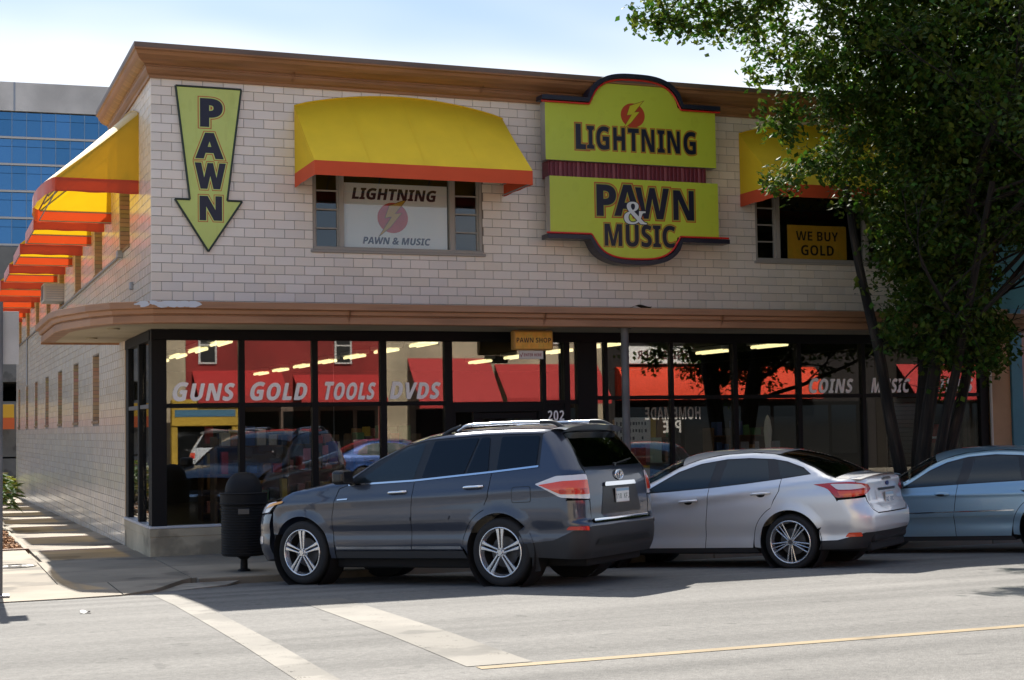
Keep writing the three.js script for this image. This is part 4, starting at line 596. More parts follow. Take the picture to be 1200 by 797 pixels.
function suvInto(root, paint) {
  const c = { L: 4.85, hw: 0.955, track: 0.93, wr: 0.376, rim: 0.272, arch: 0.43, wheels: [0.93, 3.74], belt: 1.18, cab: [1.62, 4.5], seats: [2.55, 3.45, 4.05], seatY: 0.72, seatMat: CARM.seatGrey, spokes: spokesBroad, capMat: CARM.alloy, spin: 0.32,
    profile: [[0.2, 0.93], [0.34, 0.965], [0.50, 0.985], [0.62, 0.99], [0.74, 1.0], [0.90, 0.996], [1.04, 0.985], [1.15, 0.965], [1.22, 0.945], [1.40, 0.875], [1.58, 0.80], [1.66, 0.765], [1.75, 0.72]],
    rear: [[0.28, 4.74], [0.40, 4.79], [0.56, 4.81], [0.66, 4.80], [0.70, 4.77], [0.9, 4.765], [1.1, 4.745], [1.22, 4.72], [1.30, 4.67], [1.48, 4.55], [1.63, 4.43], [1.72, 4.36]], front: [[0.25, 0.08], [0.45, 0.0], [0.65, 0.0], [0.85, 0.05], [0.98, 0.16], [1.05, 0.3], [1.8, 1.5]],
    top: [[0, 0.80], [0.2, 0.90], [0.42, 0.985], [0.6, 1.035], [0.8, 1.095], [1.3, 1.18], [1.58, 1.225], [1.72, 1.285], [2.0, 1.44], [2.38, 1.59], [2.7, 1.67], [3.1, 1.705], [3.5, 1.715], [4.1, 1.705], [4.4, 1.685], [4.6, 1.66]], mid: [[0, 0.86], [0.2, 0.97], [0.42, 1.05], [0.8, 1.15], [1.25, 1.22], [1.42, 1.24], [1.7, 1.40], [2.0, 1.555], [2.3, 1.68], [2.6, 1.735], [3.1, 1.762], [3.6, 1.765], [4.2, 1.75], [4.6, 1.72]],
    rc: 0.24, br: 0.22, fc: 0.55, bf: 0.42, bow: 0.06, bowF: 0.12, taperF: 0.03, taperR: 0.05, edge: 0.055,
    crease: (x, y) => 0.010 * Math.exp(-(((y - 0.98 - 0.03 * (x - 2)) / 0.05) ** 2)) - 0.010 * Math.exp(-(((y - 0.60) / 0.07) ** 2)),
    inner: [[0.5, 0.5], [0.5, 0.9], [0.8, 1.0], [1.55, 1.12], [4.2, 1.22], [4.5, 1.1], [4.6, 0.62], [4.3, 0.5], ...arc(3.74, 0.376, 0.45, 10, 170, 12), [3.2, 0.42], [1.45, 0.42], ...arc(0.93, 0.376, 0.45, 10, 170, 12)] };
  const b = buildCar(root, c, paint), A = c.arch, g = 0.004;
  b.both('front_fender', [[0.50, 0.60], [0.50, 0.86], [0.60, 0.97], [0.68, 1.04], [0.8, 1.092], [1.0, 1.128], [1.3, 1.178], [1.58, 1.222], [1.655, 1.25], [1.64, 1.16], [1.52, 1.12], [1.45, 0.97], [1.412, 0.8], [1.41, 0.66], [1.43, 0.31], [1.365, 0.31], ...arc(0.93, 0.376, A, -2, 150, 30)], paint);
  b.both('front_door', [[1.437, 0.40], [1.418, 0.66], [1.42, 0.8], [1.458, 0.97], [1.53, 1.115], [1.645, 1.148], [2.10, 1.165], [2.604, 1.183], [2.565, 0.9], [2.545, 0.40]], paint);
  b.both('rear_door', [[2.553, 0.40], [2.573, 0.9], [2.612, 1.183], [3.1, 1.21], [3.64, 1.25], [3.60, 0.98], [3.555, 0.90], ...arc(3.74, 0.376, 0.505, 110, 165, 12), [3.245, 0.40]], paint);
  b.both('rear_quarter', [[3.648, 1.251], [3.9, 1.268], [4.24, 1.295], [4.225, 1.645], [4.33, 1.69], [4.40, 1.685], [4.53, 1.60], [4.63, 1.45], [4.74, 1.29], [4.83, 1.2], [4.56, 1.19], [4.335, 1.112], [4.50, 0.985], [4.60, 0.935], [4.44, 0.80], [4.16, 0.585], ...arc(3.74, 0.376, A, 28, 182, 30), ...arc(3.74, 0.376, 0.497, 173, 112, 14), [3.562, 0.895], [3.61, 0.98]], paint);
  b.both('sill', [[1.44, 0.31], [1.44, 0.392], [3.25, 0.392], [3.30, 0.31]], CARM.plastic);
  b.both('door_strip', [[1.46, 0.415], [1.46, 0.445], [2.543, 0.445], [2.543, 0.415]], M.chrome, 0.012, 0.2); b.both('door_strip', [[2.555, 0.415], [2.555, 0.445], [3.22, 0.445], [3.24, 0.415]], M.chrome, 0.012, 0.2);
  b.both('side_moulding', [[1.50, 0.725], [1.50, 0.765], [2.553, 0.775], [2.553, 0.735]], paint, 0.012, 0.2); b.both('side_moulding', [[2.575, 0.735], [2.578, 0.775], [3.10, 0.785], [3.08, 0.745]], paint, 0.012, 0.2);
  b.both('window_frame', [[1.64, 1.155], [1.70, 1.225], [2.02, 1.415], [2.40, 1.578], [2.70, 1.64], [3.5, 1.665], [4.23, 1.65], [4.25, 1.285], [3.64, 1.245], [2.6, 1.178]], CARM.trim, -0.006);
  b.both('roof_rail_panel', [[1.655, 1.255], [1.74, 1.29], [2.0, 1.435], [2.38, 1.585], [2.7, 1.665], [3.1, 1.70], [3.5, 1.71], [4.1, 1.70], [4.33, 1.688], [4.225, 1.652], [3.5, 1.667], [2.70, 1.642], [2.40, 1.58], [2.02, 1.418], [1.70, 1.228]], paint, 0.002);
  const win = (name, p, mat) => { for (const m of [false, true]) part(root, name, panel(roundPoly(p, 0.03), (x, y) => { const q = b.S(0)(x, y); return [q[0], q[1], q[2] + 0.001]; }, { mirror: m, cell: 0.12 }), mat); };
  win('front_door_window', [[1.76, 1.178], [2.44, 1.572], [2.68, 1.612], [2.585, 1.20]], CARM.glass); win('rear_door_window', [[2.70, 1.208], [2.80, 1.622], [3.40, 1.637], [3.27, 1.238]], CARM.glassDark); win('vent_window', [[3.305, 1.24], [3.43, 1.637], [3.545, 1.638], [3.59, 1.263]], CARM.glassDark); win('quarter_window', [[3.70, 1.272], [3.70, 1.638], [4.19, 1.63], [4.195, 1.305]], CARM.glassDark);
  b.both('belt_strip', [[1.66, 1.150], [1.66, 1.170], [2.6, 1.197], [3.64, 1.263], [4.23, 1.308], [4.23, 1.288], [3.64, 1.243], [2.6, 1.177]], M.chrome, 0.010, 0.2);
  b.top('hood', 0.42, 1.40, paint, 0, 0.99); b.top('windshield', 1.5, 2.30, CARM.glass, -0.004, 0.93, -0.1, -0.12); b.top('roof', 2.33, 4.40, paint, 0, 1, -0.12, 0.02); b.top('cowl', 1.38, 1.53, CARM.trim, -0.01, 1, 0, -0.1);
  // rear
  b.rear('tailgate', [[-0.655, 0.70], [0.655, 0.70], [0.665, 1.19], [0.67, 1.265], [-0.67, 1.265], [-0.665, 1.19]], paint); b.rear('rear_window', roundPoly([[-0.655, 1.272], [0.655, 1.272], [0.60, 1.648], [-0.60, 1.648]], 0.05), CARM.glassDark, 0.004); b.rear('window_frame', [[-0.67, 1.262], [0.67, 1.262], [0.62, 1.67], [-0.62, 1.67]], CARM.trim, -0.006);
  for (const k of [1, -1]) { const m = (p) => p.map(([q, y]) => [q * k, y]);
    const lamp = b.rear('tail_lamp', m(roundPoly([[0.665, 0.925], [0.665, 1.195], [1.06, 1.185], [1.345, 1.105, 0.02], [1.06, 0.955]], 0.03)), CARM.clear, 0.006); b.rear('red_lens', m(roundPoly([[0.675, 0.978], [0.675, 1.135], [1.0, 1.13], [1.30, 1.095, 0.01], [1.05, 0.99]], 0.02)), CARM.redBright, 0.013, 0.05, lamp); b.rear('red_lens', m(roundPoly([[0.70, 0.985], [0.70, 1.045], [1.06, 1.04], [1.06, 0.995]], 0.02)), CARM.red, 0.016, 0.05, lamp);
    b.rear('reflector', m(roundPoly([[0.76, 0.595], [0.76, 0.64], [1.0, 0.645], [1.04, 0.61]], 0.015)), CARM.red, 0.008); }
  b.rear('rear_bumper', [[-1.62, 0.46], [-1.62, 0.60], [-1.3, 0.83], [-1.1, 0.92], [-0.68, 0.915], [-0.66, 0.665], [0.66, 0.665], [0.68, 0.915], [1.1, 0.92], [1.3, 0.83], [1.62, 0.60], [1.62, 0.46], [1.2, 0.50], [0.95, 0.60], [0.7, 0.635], [-0.7, 0.635], [-0.95, 0.60], [-1.2, 0.50], [-1.62, 0.46]], paint, 0.002); b.rear('bumper_skirt', [[-1.62, 0.33], [-1.62, 0.50], [-1.0, 0.64], [1.0, 0.64], [1.62, 0.50], [1.62, 0.33], [0.8, 0.29], [-0.8, 0.29]], CARM.plastic, -0.002); b.rear('bumper_step', roundPoly([[-0.64, 0.43], [-0.58, 0.50], [0.58, 0.50], [0.64, 0.43]], 0.02), CARM.trim, 0.012);
  b.rear('chrome_strip', roundPoly([[-0.62, 0.672], [-0.62, 0.712], [0.62, 0.712], [0.62, 0.672]], 0.012), M.chrome, 0.016); b.rear('plate_recess', roundPoly([[-0.46, 0.75], [0.46, 0.75], [0.37, 1.06], [-0.37, 1.06]], 0.03), CARM.trim, 0.004); b.rear('plate_garnish', roundPoly([[-0.36, 1.05], [0.36, 1.05], [0.34, 1.095], [-0.34, 1.095]], 0.02), M.chrome, 0.022);
  const px = b.XR(0.93) + 0.012, plate = part(root, 'number_plate', [rb(px, px + 0.008, 0.86, 1.02, -0.155, 0.155, 0.004)], M.whitePaint); const pf = signUV(new THREE.PlaneGeometry(0.295, 0.145), -0.1475, 0.1475, -0.0725, 0.0725); pf.rotateY(PI / 2).translate(px + 0.0095, 0.94, 0); part(plate, 'plate_face', pf, std([1, 1, 1], { roughness: 0.5, map: plateTex((x, W, H) => { x.fillStyle = '#8fb0c4'; x.fillRect(0, 0, W, 26); x.fillStyle = '#5b6f63'; x.font = 'bold 66px monospace'; x.textAlign = 'center'; x.fillText('118 KFJ', W / 2, 98); }) }));
  const ex = b.XR(1.155) + 0.014, el = (rx, ry, y = 0, z = 0) => { const t = new THREE.TorusGeometry(1, 0.12, 8, 36); t.scale(rx, ry, 0.06).rotateY(PI / 2).translate(ex, 1.165 + y, z); return t; }; part(root, 'emblem', [el(0.085, 0.055), el(0.03, 0.053), el(0.058, 0.022, 0.022)], M.chrome);
  part(root, 'spoiler', [gridGeo(16, 24, (u, v) => { const z = (v * 2 - 1) * 0.66, k = 1 - Math.pow(Math.abs(v * 2 - 1), 4), x = lerp(4.28, 4.47 + 0.03 * k, u); return [x, 1.69 + 0.05 * k + 0.012 * Math.sin(u * PI) - 0.012 * u, -z]; }), gridGeo(10, 24, (u, v) => { const z = (v * 2 - 1) * 0.66, k = 1 - Math.pow(Math.abs(v * 2 - 1), 4), x = lerp(4.47 + 0.03 * k, 4.41, u); return [x, lerp(1.678 + 0.05 * k, 1.645 + 0.02 * k, u), -z]; })], paint);
  part(root, 'rear_wiper', [rod([b.XR(1.29) + 0.03, 1.285, 0.02], [b.XR(1.34) + 0.03, 1.335, -0.42], 0.008), rod([b.XR(1.28) + 0.035, 1.28, 0.02], [b.XR(1.28) + 0.01, 1.28, 0.02], 0.02)], CARM.trim);
  // front (seen only past the corner)
  b.front('front_bumper', [[-1.16, 0.30], [-1.16, 0.84], [-0.45, 0.80], [0.45, 0.80], [1.16, 0.84], [1.16, 0.30], [0.5, 0.24], [-0.5, 0.24]], paint, 0.001); b.front('grille', roundPoly([[-0.42, 0.62], [0.42, 0.62], [0.5, 0.86], [-0.5, 0.86]], 0.04), CARM.trim, 0.008); b.front('grille_bar', roundPoly([[-0.45, 0.75], [0.45, 0.75], [0.46, 0.79], [-0.46, 0.79]], 0.01), M.chrome, 0.018);
  for (const k of [1, -1]) { const m = (p) => p.map(([q, y]) => [q * k, y]); b.front('headlight', m(roundPoly([[0.5, 0.82], [0.56, 0.90], [1.12, 0.99], [1.16, 0.95], [1.10, 0.86]], 0.03)), CARM.clear, 0.006); b.front('turn_signal', m(roundPoly([[1.0, 0.90], [1.02, 0.96], [1.22, 0.995], [1.25, 0.97]], 0.015)), CARM.amber, 0.013); b.front('fog_lamp', m(roundPoly([[0.85, 0.47], [0.85, 0.56], [1.02, 0.57], [1.02, 0.48]], 0.03)), CARM.clear, 0.006); }
  for (const k of [1, -1]) { const S = (x, y) => { const p = b.S(0)(x, y); return [p[0], p[1], p[2] * k]; }, n = (x, y, d) => { const p = S(x, y); return [p[0], p[1], p[2] + d * k]; };
    for (const [x0, y] of [[2.25, 1.055], [3.29, 1.09]]) part(root, 'door_handle', [tube([n(x0, y, 0.0), n(x0 + 0.03, y + 0.003, 0.03), n(x0 + 0.13, y + 0.006, 0.036), n(x0 + 0.22, y + 0.008, 0.032), n(x0 + 0.25, y + 0.009, 0.0)], 0.017, 20, 8)], M.chrome);
    const mz = S(1.68, 1.16)[2]; part(root, 'mirror', [rb(1.60, 1.78, 1.17, 1.34, Math.min(mz + k * 0.05, mz + k * 0.27), Math.max(mz + k * 0.05, mz + k * 0.27), 0.055, 4), rod([1.70, 1.17, mz - k * 0.02], [1.70, 1.22, mz + k * 0.10], 0.03)], CARM.trim); part(root, 'mirror_glass', [rb(1.775, 1.785, 1.19, 1.32, Math.min(mz + k * 0.075, mz + k * 0.245), Math.max(mz + k * 0.075, mz + k * 0.245), 0.004)], CARM.trim);
    const rail = (x) => { const y = b.topY(x) + 0.03; return [x, y, k * (b.W(x, b.topY(x)) - 0.085)]; }; part(root, 'roof_rail', [tube([rail(3.0), ...[3.12, 3.4, 3.7, 4.0, 4.12].map((x) => { const p = rail(x); p[1] += 0.045; return p; })], 0.019, 30, 8)], M.alu ??= std([0.75, 0.76, 0.78], { roughness: 0.2, metalness: 0.9 })); part(root, 'rail_foot', [tube([[2.80, rail(2.8)[1] - 0.025, rail(2.8)[2]], [2.9, rail(2.9)[1] + 0.012, rail(2.9)[2]], [3.05, rail(3.05)[1] + 0.045, rail(3.05)[2]]], 0.024, 12, 8), tube([[4.10, rail(4.1)[1] + 0.045, rail(4.1)[2]], [4.26, rail(4.26)[1] + 0.04, rail(4.26)[2]], [4.42, rail(4.42)[1] - 0.025, rail(4.42)[2]]], 0.026, 12, 8)], CARM.trim); }
  const fl = roundPoly([[3.92, 0.915], [3.925, 1.075], [4.15, 1.08], [4.15, 0.92]], 0.03), fo = roundPoly([[3.912, 0.907], [3.917, 1.083], [4.158, 1.088], [4.158, 0.912]], 0.034); part(root, 'fuel_surround', panel(fo, b.S(0.001)), CARM.trim); part(root, 'fuel_door', panel(fl, b.S(0.002)), paint);
  b.both('fender_badge', [[1.50, 0.985], [1.505, 1.0], [1.66, 1.006], [1.655, 0.991]], M.chrome, 0.008, 0.2);
  b.both('mud_flap', [[4.10, 0.16], [4.14, 0.40], [4.20, 0.42], [4.20, 0.17]], CARM.plastic, -0.01);
}
{
  const paint = phy([0.044, 0.054, 0.080], { roughness: 0.30, metalness: 0.5, clearcoat: 1, clearcoatRoughness: 0.03 });
  const r = thing('suv', 'dark grey blue suv parked nose-in at an angle, roof rails and red tail lamp', 'suv'); suvInto(r, paint); placeCar(r, [1.10, -0.09, 4.78], [2.77, 0.0, 7.05], 0.93, 0.93);
}
const SEDAN = (o) => ({ spokes: spokesSplit, seatMat: CARM.seatGrey, seatY: 0.50, fc: 0.5, bf: 0.4, bowF: 0.14, bow: 0.10, taperF: 0.05, taperR: 0.06, edge: 0.05, ...o });
{
  const paint = phy([0.74, 0.74, 0.745], { roughness: 0.36, metalness: 0.5, clearcoat: 1, clearcoatRoughness: 0.03 });
  const root = thing('silver_sedan', 'silver four door sedan with red and clear tail lamp beside the grey suv', 'car');
  const c = SEDAN({ L: 4.66, hw: 0.905, track: 0.885, wr: 0.333, rim: 0.255, arch: 0.385, wheels: [0.90, 3.55], belt: 1.0, cab: [1.45, 3.9], seats: [2.28, 3.12], spin: -PI / 2,
    profile: [[0.15, 0.93], [0.28, 0.975], [0.42, 0.985], [0.60, 1.0], [0.75, 1.0], [0.88, 0.995], [0.98, 0.97], [1.08, 0.925], [1.2, 0.85], [1.33, 0.765], [1.40, 0.72], [1.48, 0.66]],
    rear: [[0.2, 4.42], [0.36, 4.51], [0.5, 4.57], [0.62, 4.57], [0.70, 4.54], [0.80, 4.49], [0.94, 4.48], [1.02, 4.485], [1.06, 4.47], [1.10, 4.39]], front: [[0.2, 0.06], [0.45, 0.0], [0.65, 0.02], [0.78, 0.12], [0.9, 0.3], [1.5, 1.5]],
    top: [[0, 0.70], [0.3, 0.80], [0.7, 0.90], [1.2, 0.985], [1.5, 1.035], [1.75, 1.13], [2.06, 1.285], [2.35, 1.375], [2.7, 1.418], [3.0, 1.425], [3.3, 1.40], [3.6, 1.325], [3.85, 1.215], [4.02, 1.12], [4.15, 1.075], [4.35, 1.06], [4.6, 1.05]], mid: [[0, 0.75], [0.3, 0.86], [0.7, 0.965], [1.05, 1.03], [1.2, 1.07], [1.6, 1.27], [1.9, 1.40], [2.15, 1.455], [2.5, 1.475], [3.0, 1.470], [3.35, 1.44], [3.6, 1.385], [3.9, 1.27], [4.15, 1.145], [4.25, 1.12], [4.4, 1.11], [4.6, 1.095]],
    rc: 0.30, br: 0.28,
    crease: (x, y) => { const yc = 0.78 + 0.115 * (x - 1.7); return (x > 0.6 ? 0.009 * Math.exp(-(((y - yc - 0.02) / 0.05) ** 2)) - 0.006 * Math.exp(-(((y - yc + 0.07) / 0.07) ** 2)) : 0) - 0.014 * Math.exp(-(((y - 0.42) / 0.08) ** 2)); },
    inner: [[0.5, 0.4], [0.5, 0.75], [0.9, 0.86], [1.5, 0.95], [3.5, 1.02], [4.2, 1.0], [4.4, 0.85], [4.35, 0.45], ...arc(3.55, 0.333, 0.41, 10, 170, 12), [3.1, 0.30], [1.4, 0.30], ...arc(0.9, 0.333, 0.41, 10, 170, 12)] });
  const b = buildCar(root, c, paint), A = c.arch;
  b.both('front_fender', [[0.5, 0.45], [0.5, 0.74], [0.7, 0.87], [1.2, 0.98], [1.5, 1.03], [1.60, 1.06], [1.55, 0.96], [1.38, 0.86], [1.33, 0.55], [1.36, 0.25], [1.31, 0.25], ...arc(0.9, 0.333, A, -8, 160, 26)], paint);
  b.both('front_door', [[1.367, 0.27], [1.338, 0.55], [1.388, 0.86], [1.56, 0.955], [2.0, 0.975], [2.505, 1.005], [2.46, 0.62], [2.42, 0.27]], paint);
  b.both('rear_door', [[2.428, 0.27], [2.468, 0.62], [2.513, 1.005], [3.0, 1.045], [3.455, 1.09], [3.43, 0.95], [3.36, 0.84], ...arc(3.55, 0.333, 0.475, 118, 172, 12), [3.06, 0.27]], paint);
  b.both('rear_quarter', [[3.463, 1.092], [3.62, 1.11], [3.83, 1.135], [3.72, 1.22], [3.5, 1.30], [3.32, 1.335], [3.0, 1.358], [2.7, 1.355], [2.35, 1.31], [2.06, 1.22], [1.72, 1.04], [1.60, 0.98], [1.61, 1.065], [1.75, 1.125], [2.06, 1.28], [2.35, 1.37], [2.7, 1.412], [3.0, 1.42], [3.3, 1.395], [3.6, 1.32], [3.85, 1.21], [4.02, 1.115], [4.15, 1.07], [4.35, 1.055], [4.40, 1.04], [4.38, 1.02], [4.25, 1.02], [3.93, 1.012], [4.06, 0.945], [4.14, 0.845], [4.20, 0.70], [3.98, 0.52], ...arc(3.55, 0.333, A, 24, 190, 30), ...arc(3.55, 0.333, 0.467, 187, 119, 14), [3.37, 0.835], [3.44, 0.95]], paint);
  b.both('sill', [[1.34, 0.21], [1.34, 0.262], [3.10, 0.262], [3.14, 0.21]], CARM.plastic);
  b.both('window_frame', [[1.60, 0.955], [1.72, 1.042], [2.06, 1.222], [2.35, 1.312], [2.7, 1.357], [3.0, 1.36], [3.32, 1.337], [3.5, 1.302], [3.72, 1.222], [3.84, 1.135], [3.46, 1.086], [2.5, 1.0]], CARM.trim, -0.006);
  const win = (name, p, mat, r = 0.025) => { for (const m of [false, true]) part(root, name, panel(roundPoly(p, r), b.S(0.001), { mirror: m, cell: 0.1 }), mat); };
  win('front_door_window', [[1.66, 0.978], [1.80, 1.07], [2.08, 1.205], [2.35, 1.29], [2.56, 1.325], [2.50, 1.02]], CARM.glass, 0.015); win('rear_door_window', [[2.64, 1.03], [2.71, 1.335], [3.0, 1.338], [3.24, 1.322], [3.30, 1.09]], CARM.glass); win('quarter_window', [[3.45, 1.108], [3.37, 1.305], [3.5, 1.275], [3.70, 1.20], [3.79, 1.145, 0.012]], CARM.glass, 0.015);
  b.top('hood', 0.45, 1.18, paint, 0, 0.99); b.top('windshield', 1.3, 2.05, CARM.glass, -0.004, 0.94, -0.2, -0.14); b.top('roof', 2.08, 3.36, paint, 0, 1, -0.14, 0.05); b.top('rear_window', 3.38, 4.10, CARM.glassDark, -0.003, 0.93, 0.05, 0.06); b.top('boot_lid', 4.12, 4.43, paint, 0, 1, 0.06, 0.06); b.top('cowl', 1.16, 1.32, CARM.trim, -0.012, 1, 0, -0.2);
  b.top('rear_window_rim', 3.36, 4.09, CARM.trim, -0.012, 0.985, 0.05, 0.05);
  b.rear('boot_face', [[-0.62, 0.70], [-0.52, 0.655], [0.52, 0.655], [0.62, 0.70], [0.66, 0.86], [0.80, 1.035], [0.78, 1.095], [-0.78, 1.095], [-0.80, 1.035], [-0.66, 0.86]], paint, 0.0); b.rear('plate_recess', roundPoly([[-0.34, 0.70], [0.34, 0.70], [0.40, 0.915], [-0.40, 0.915]], 0.03), paint, 0.003); b.rear('boot_grip', roundPoly([[-0.30, 0.905], [0.30, 0.905], [0.32, 0.935], [-0.32, 0.935]], 0.012), CARM.trim, 0.008);
  b.rear('boot_gap', [[-0.535, 0.642], [0.535, 0.642], [0.535, 0.652], [-0.535, 0.652]], CARM.inside, 0.004); b.rear('brake_light', roundPoly([[-0.14, 1.03], [0.14, 1.03], [0.13, 1.06], [-0.13, 1.06]], 0.01), CARM.trim, 0.014);
  b.rear('rear_bumper', [[-1.30, 0.345], [-1.37, 0.46], [-1.36, 0.51], [-1.25, 0.68], [-1.06, 0.82], [-0.68, 0.84], [-0.63, 0.69], [-0.53, 0.645], [0.53, 0.645], [0.63, 0.69], [0.68, 0.84], [1.06, 0.82], [1.25, 0.68], [1.36, 0.51], [1.37, 0.46], [1.30, 0.345], [1.1, 0.35], [0.78, 0.43], [-0.78, 0.43], [-1.1, 0.35]], paint, 0.002); b.rear('bumper_skirt', [[-1.27, 0.24], [-1.29, 0.34], [-1.1, 0.352], [-0.78, 0.432], [0.78, 0.432], [1.1, 0.352], [1.29, 0.34], [1.27, 0.24]], CARM.plastic);
  for (const k of [1, -1]) { const m = (p) => p.map(([q, y]) => [q * k, y]);
    const lamp = b.rear('tail_lamp', m(roundPoly([[0.52, 0.935, 0.03], [0.60, 0.99], [0.85, 1.03], [1.05, 1.03], [1.325, 1.015, 0.01], [1.17, 0.965], [1.08, 0.85, 0.02], [0.85, 0.855], [0.66, 0.875]], 0.03)), CARM.red, 0.008); b.rear('clear_lens', m(roundPoly([[0.66, 0.955], [0.72, 0.995], [0.90, 1.01], [1.12, 1.015], [1.04, 0.945], [0.88, 0.94]], 0.025)), CARM.clear, 0.015, 0.05, lamp); b.rear('red_lens', m(roundPoly([[0.68, 0.89], [0.64, 0.925], [0.9, 0.925], [1.05, 0.93], [1.03, 0.872], [0.86, 0.872]], 0.015)), CARM.redBright, 0.015, 0.05, lamp); b.rear('reflector', m(roundPoly([[0.80, 0.385], [0.84, 0.435], [1.0, 0.435], [1.02, 0.385]], 0.015)), CARM.redBright, 0.006); }
  const px = b.XR(0.81) + 0.012, plate = part(root, 'number_plate', [rb(px, px + 0.008, 0.725, 0.885, -0.155, 0.155, 0.004)], M.whitePaint), pf = signUV(new THREE.PlaneGeometry(0.295, 0.145), -0.1475, 0.1475, -0.0725, 0.0725); pf.rotateY(PI / 2).translate(px + 0.0095, 0.805, 0); part(plate, 'plate_face', pf, std([1, 1, 1], { roughness: 0.5, map: plateTex((x, W, H) => { x.fillStyle = '#9fc0d0'; x.fillRect(0, 0, W, 30); x.fillStyle = '#3d5a7a'; x.font = 'bold 66px monospace'; x.textAlign = 'center'; x.fillText('742 RBD', W / 2, 100); }) }));
  const bx0 = b.XR(0.985) + 0.006; part(root, 'emblem', [new THREE.CylinderGeometry(1, 1, 0.01, 28).scale(0.055, 1, 0.026).rotateZ(PI / 2).rotateX(PI / 2).translate(bx0, 0.985, 0)], std([0.02, 0.04, 0.16], { roughness: 0.3 }));
  for (const k of [1, -1]) { const n = (x, y, d) => { const p = b.S(0)(x, y); return [p[0], p[1], (p[2] + d) * k]; }; for (const [x0, y] of [[2.11, 0.845], [3.08, 0.915]]) { part(root, 'handle_cup', [new THREE.SphereGeometry(1, 18, 10).scale(0.055, 0.03, 0.008).translate(...n(x0 + 0.12, y - 0.008, 0.001))], CARM.trim); part(root, 'door_handle', [tube([n(x0, y, 0.0), n(x0 + 0.03, y + 0.003, 0.026), n(x0 + 0.12, y + 0.008, 0.034), n(x0 + 0.20, y + 0.012, 0.028), n(x0 + 0.24, y + 0.014, 0.0)], 0.015, 20, 8)], paint); }
    const mz = b.S(0)(1.62, 0.97)[2]; part(root, 'mirror', [rb(1.52, 1.68, 0.97, 1.11, Math.min((mz + 0.06) * k, (mz + 0.26) * k), Math.max((mz + 0.06) * k, (mz + 0.26) * k), 0.05, 4), rod([1.62, 0.97, (mz - 0.02) * k], [1.62, 1.02, (mz + 0.1) * k], 0.025)], paint); }
  b.front('front_bumper', [[-1.1, 0.24], [-1.1, 0.66], [-0.5, 0.66], [0.5, 0.66], [1.1, 0.66], [1.1, 0.24], [0.5, 0.2], [-0.5, 0.2]], paint); b.front('grille', roundPoly([[-0.5, 0.3], [0.5, 0.3], [0.42, 0.5], [-0.42, 0.5]], 0.04), CARM.trim, 0.008); for (const k of [1, -1]) b.front('headlight', roundPoly([[0.5, 0.66], [0.55, 0.73], [1.2, 0.83], [1.22, 0.78], [1.0, 0.68]], 0.02).map(([q, y]) => [q * k, y]), CARM.clear, 0.006);
  placeCar(root, [5.04, -0.124, 4.61], [6.61, -0.03, 6.74], 0.90, 0.885);
}
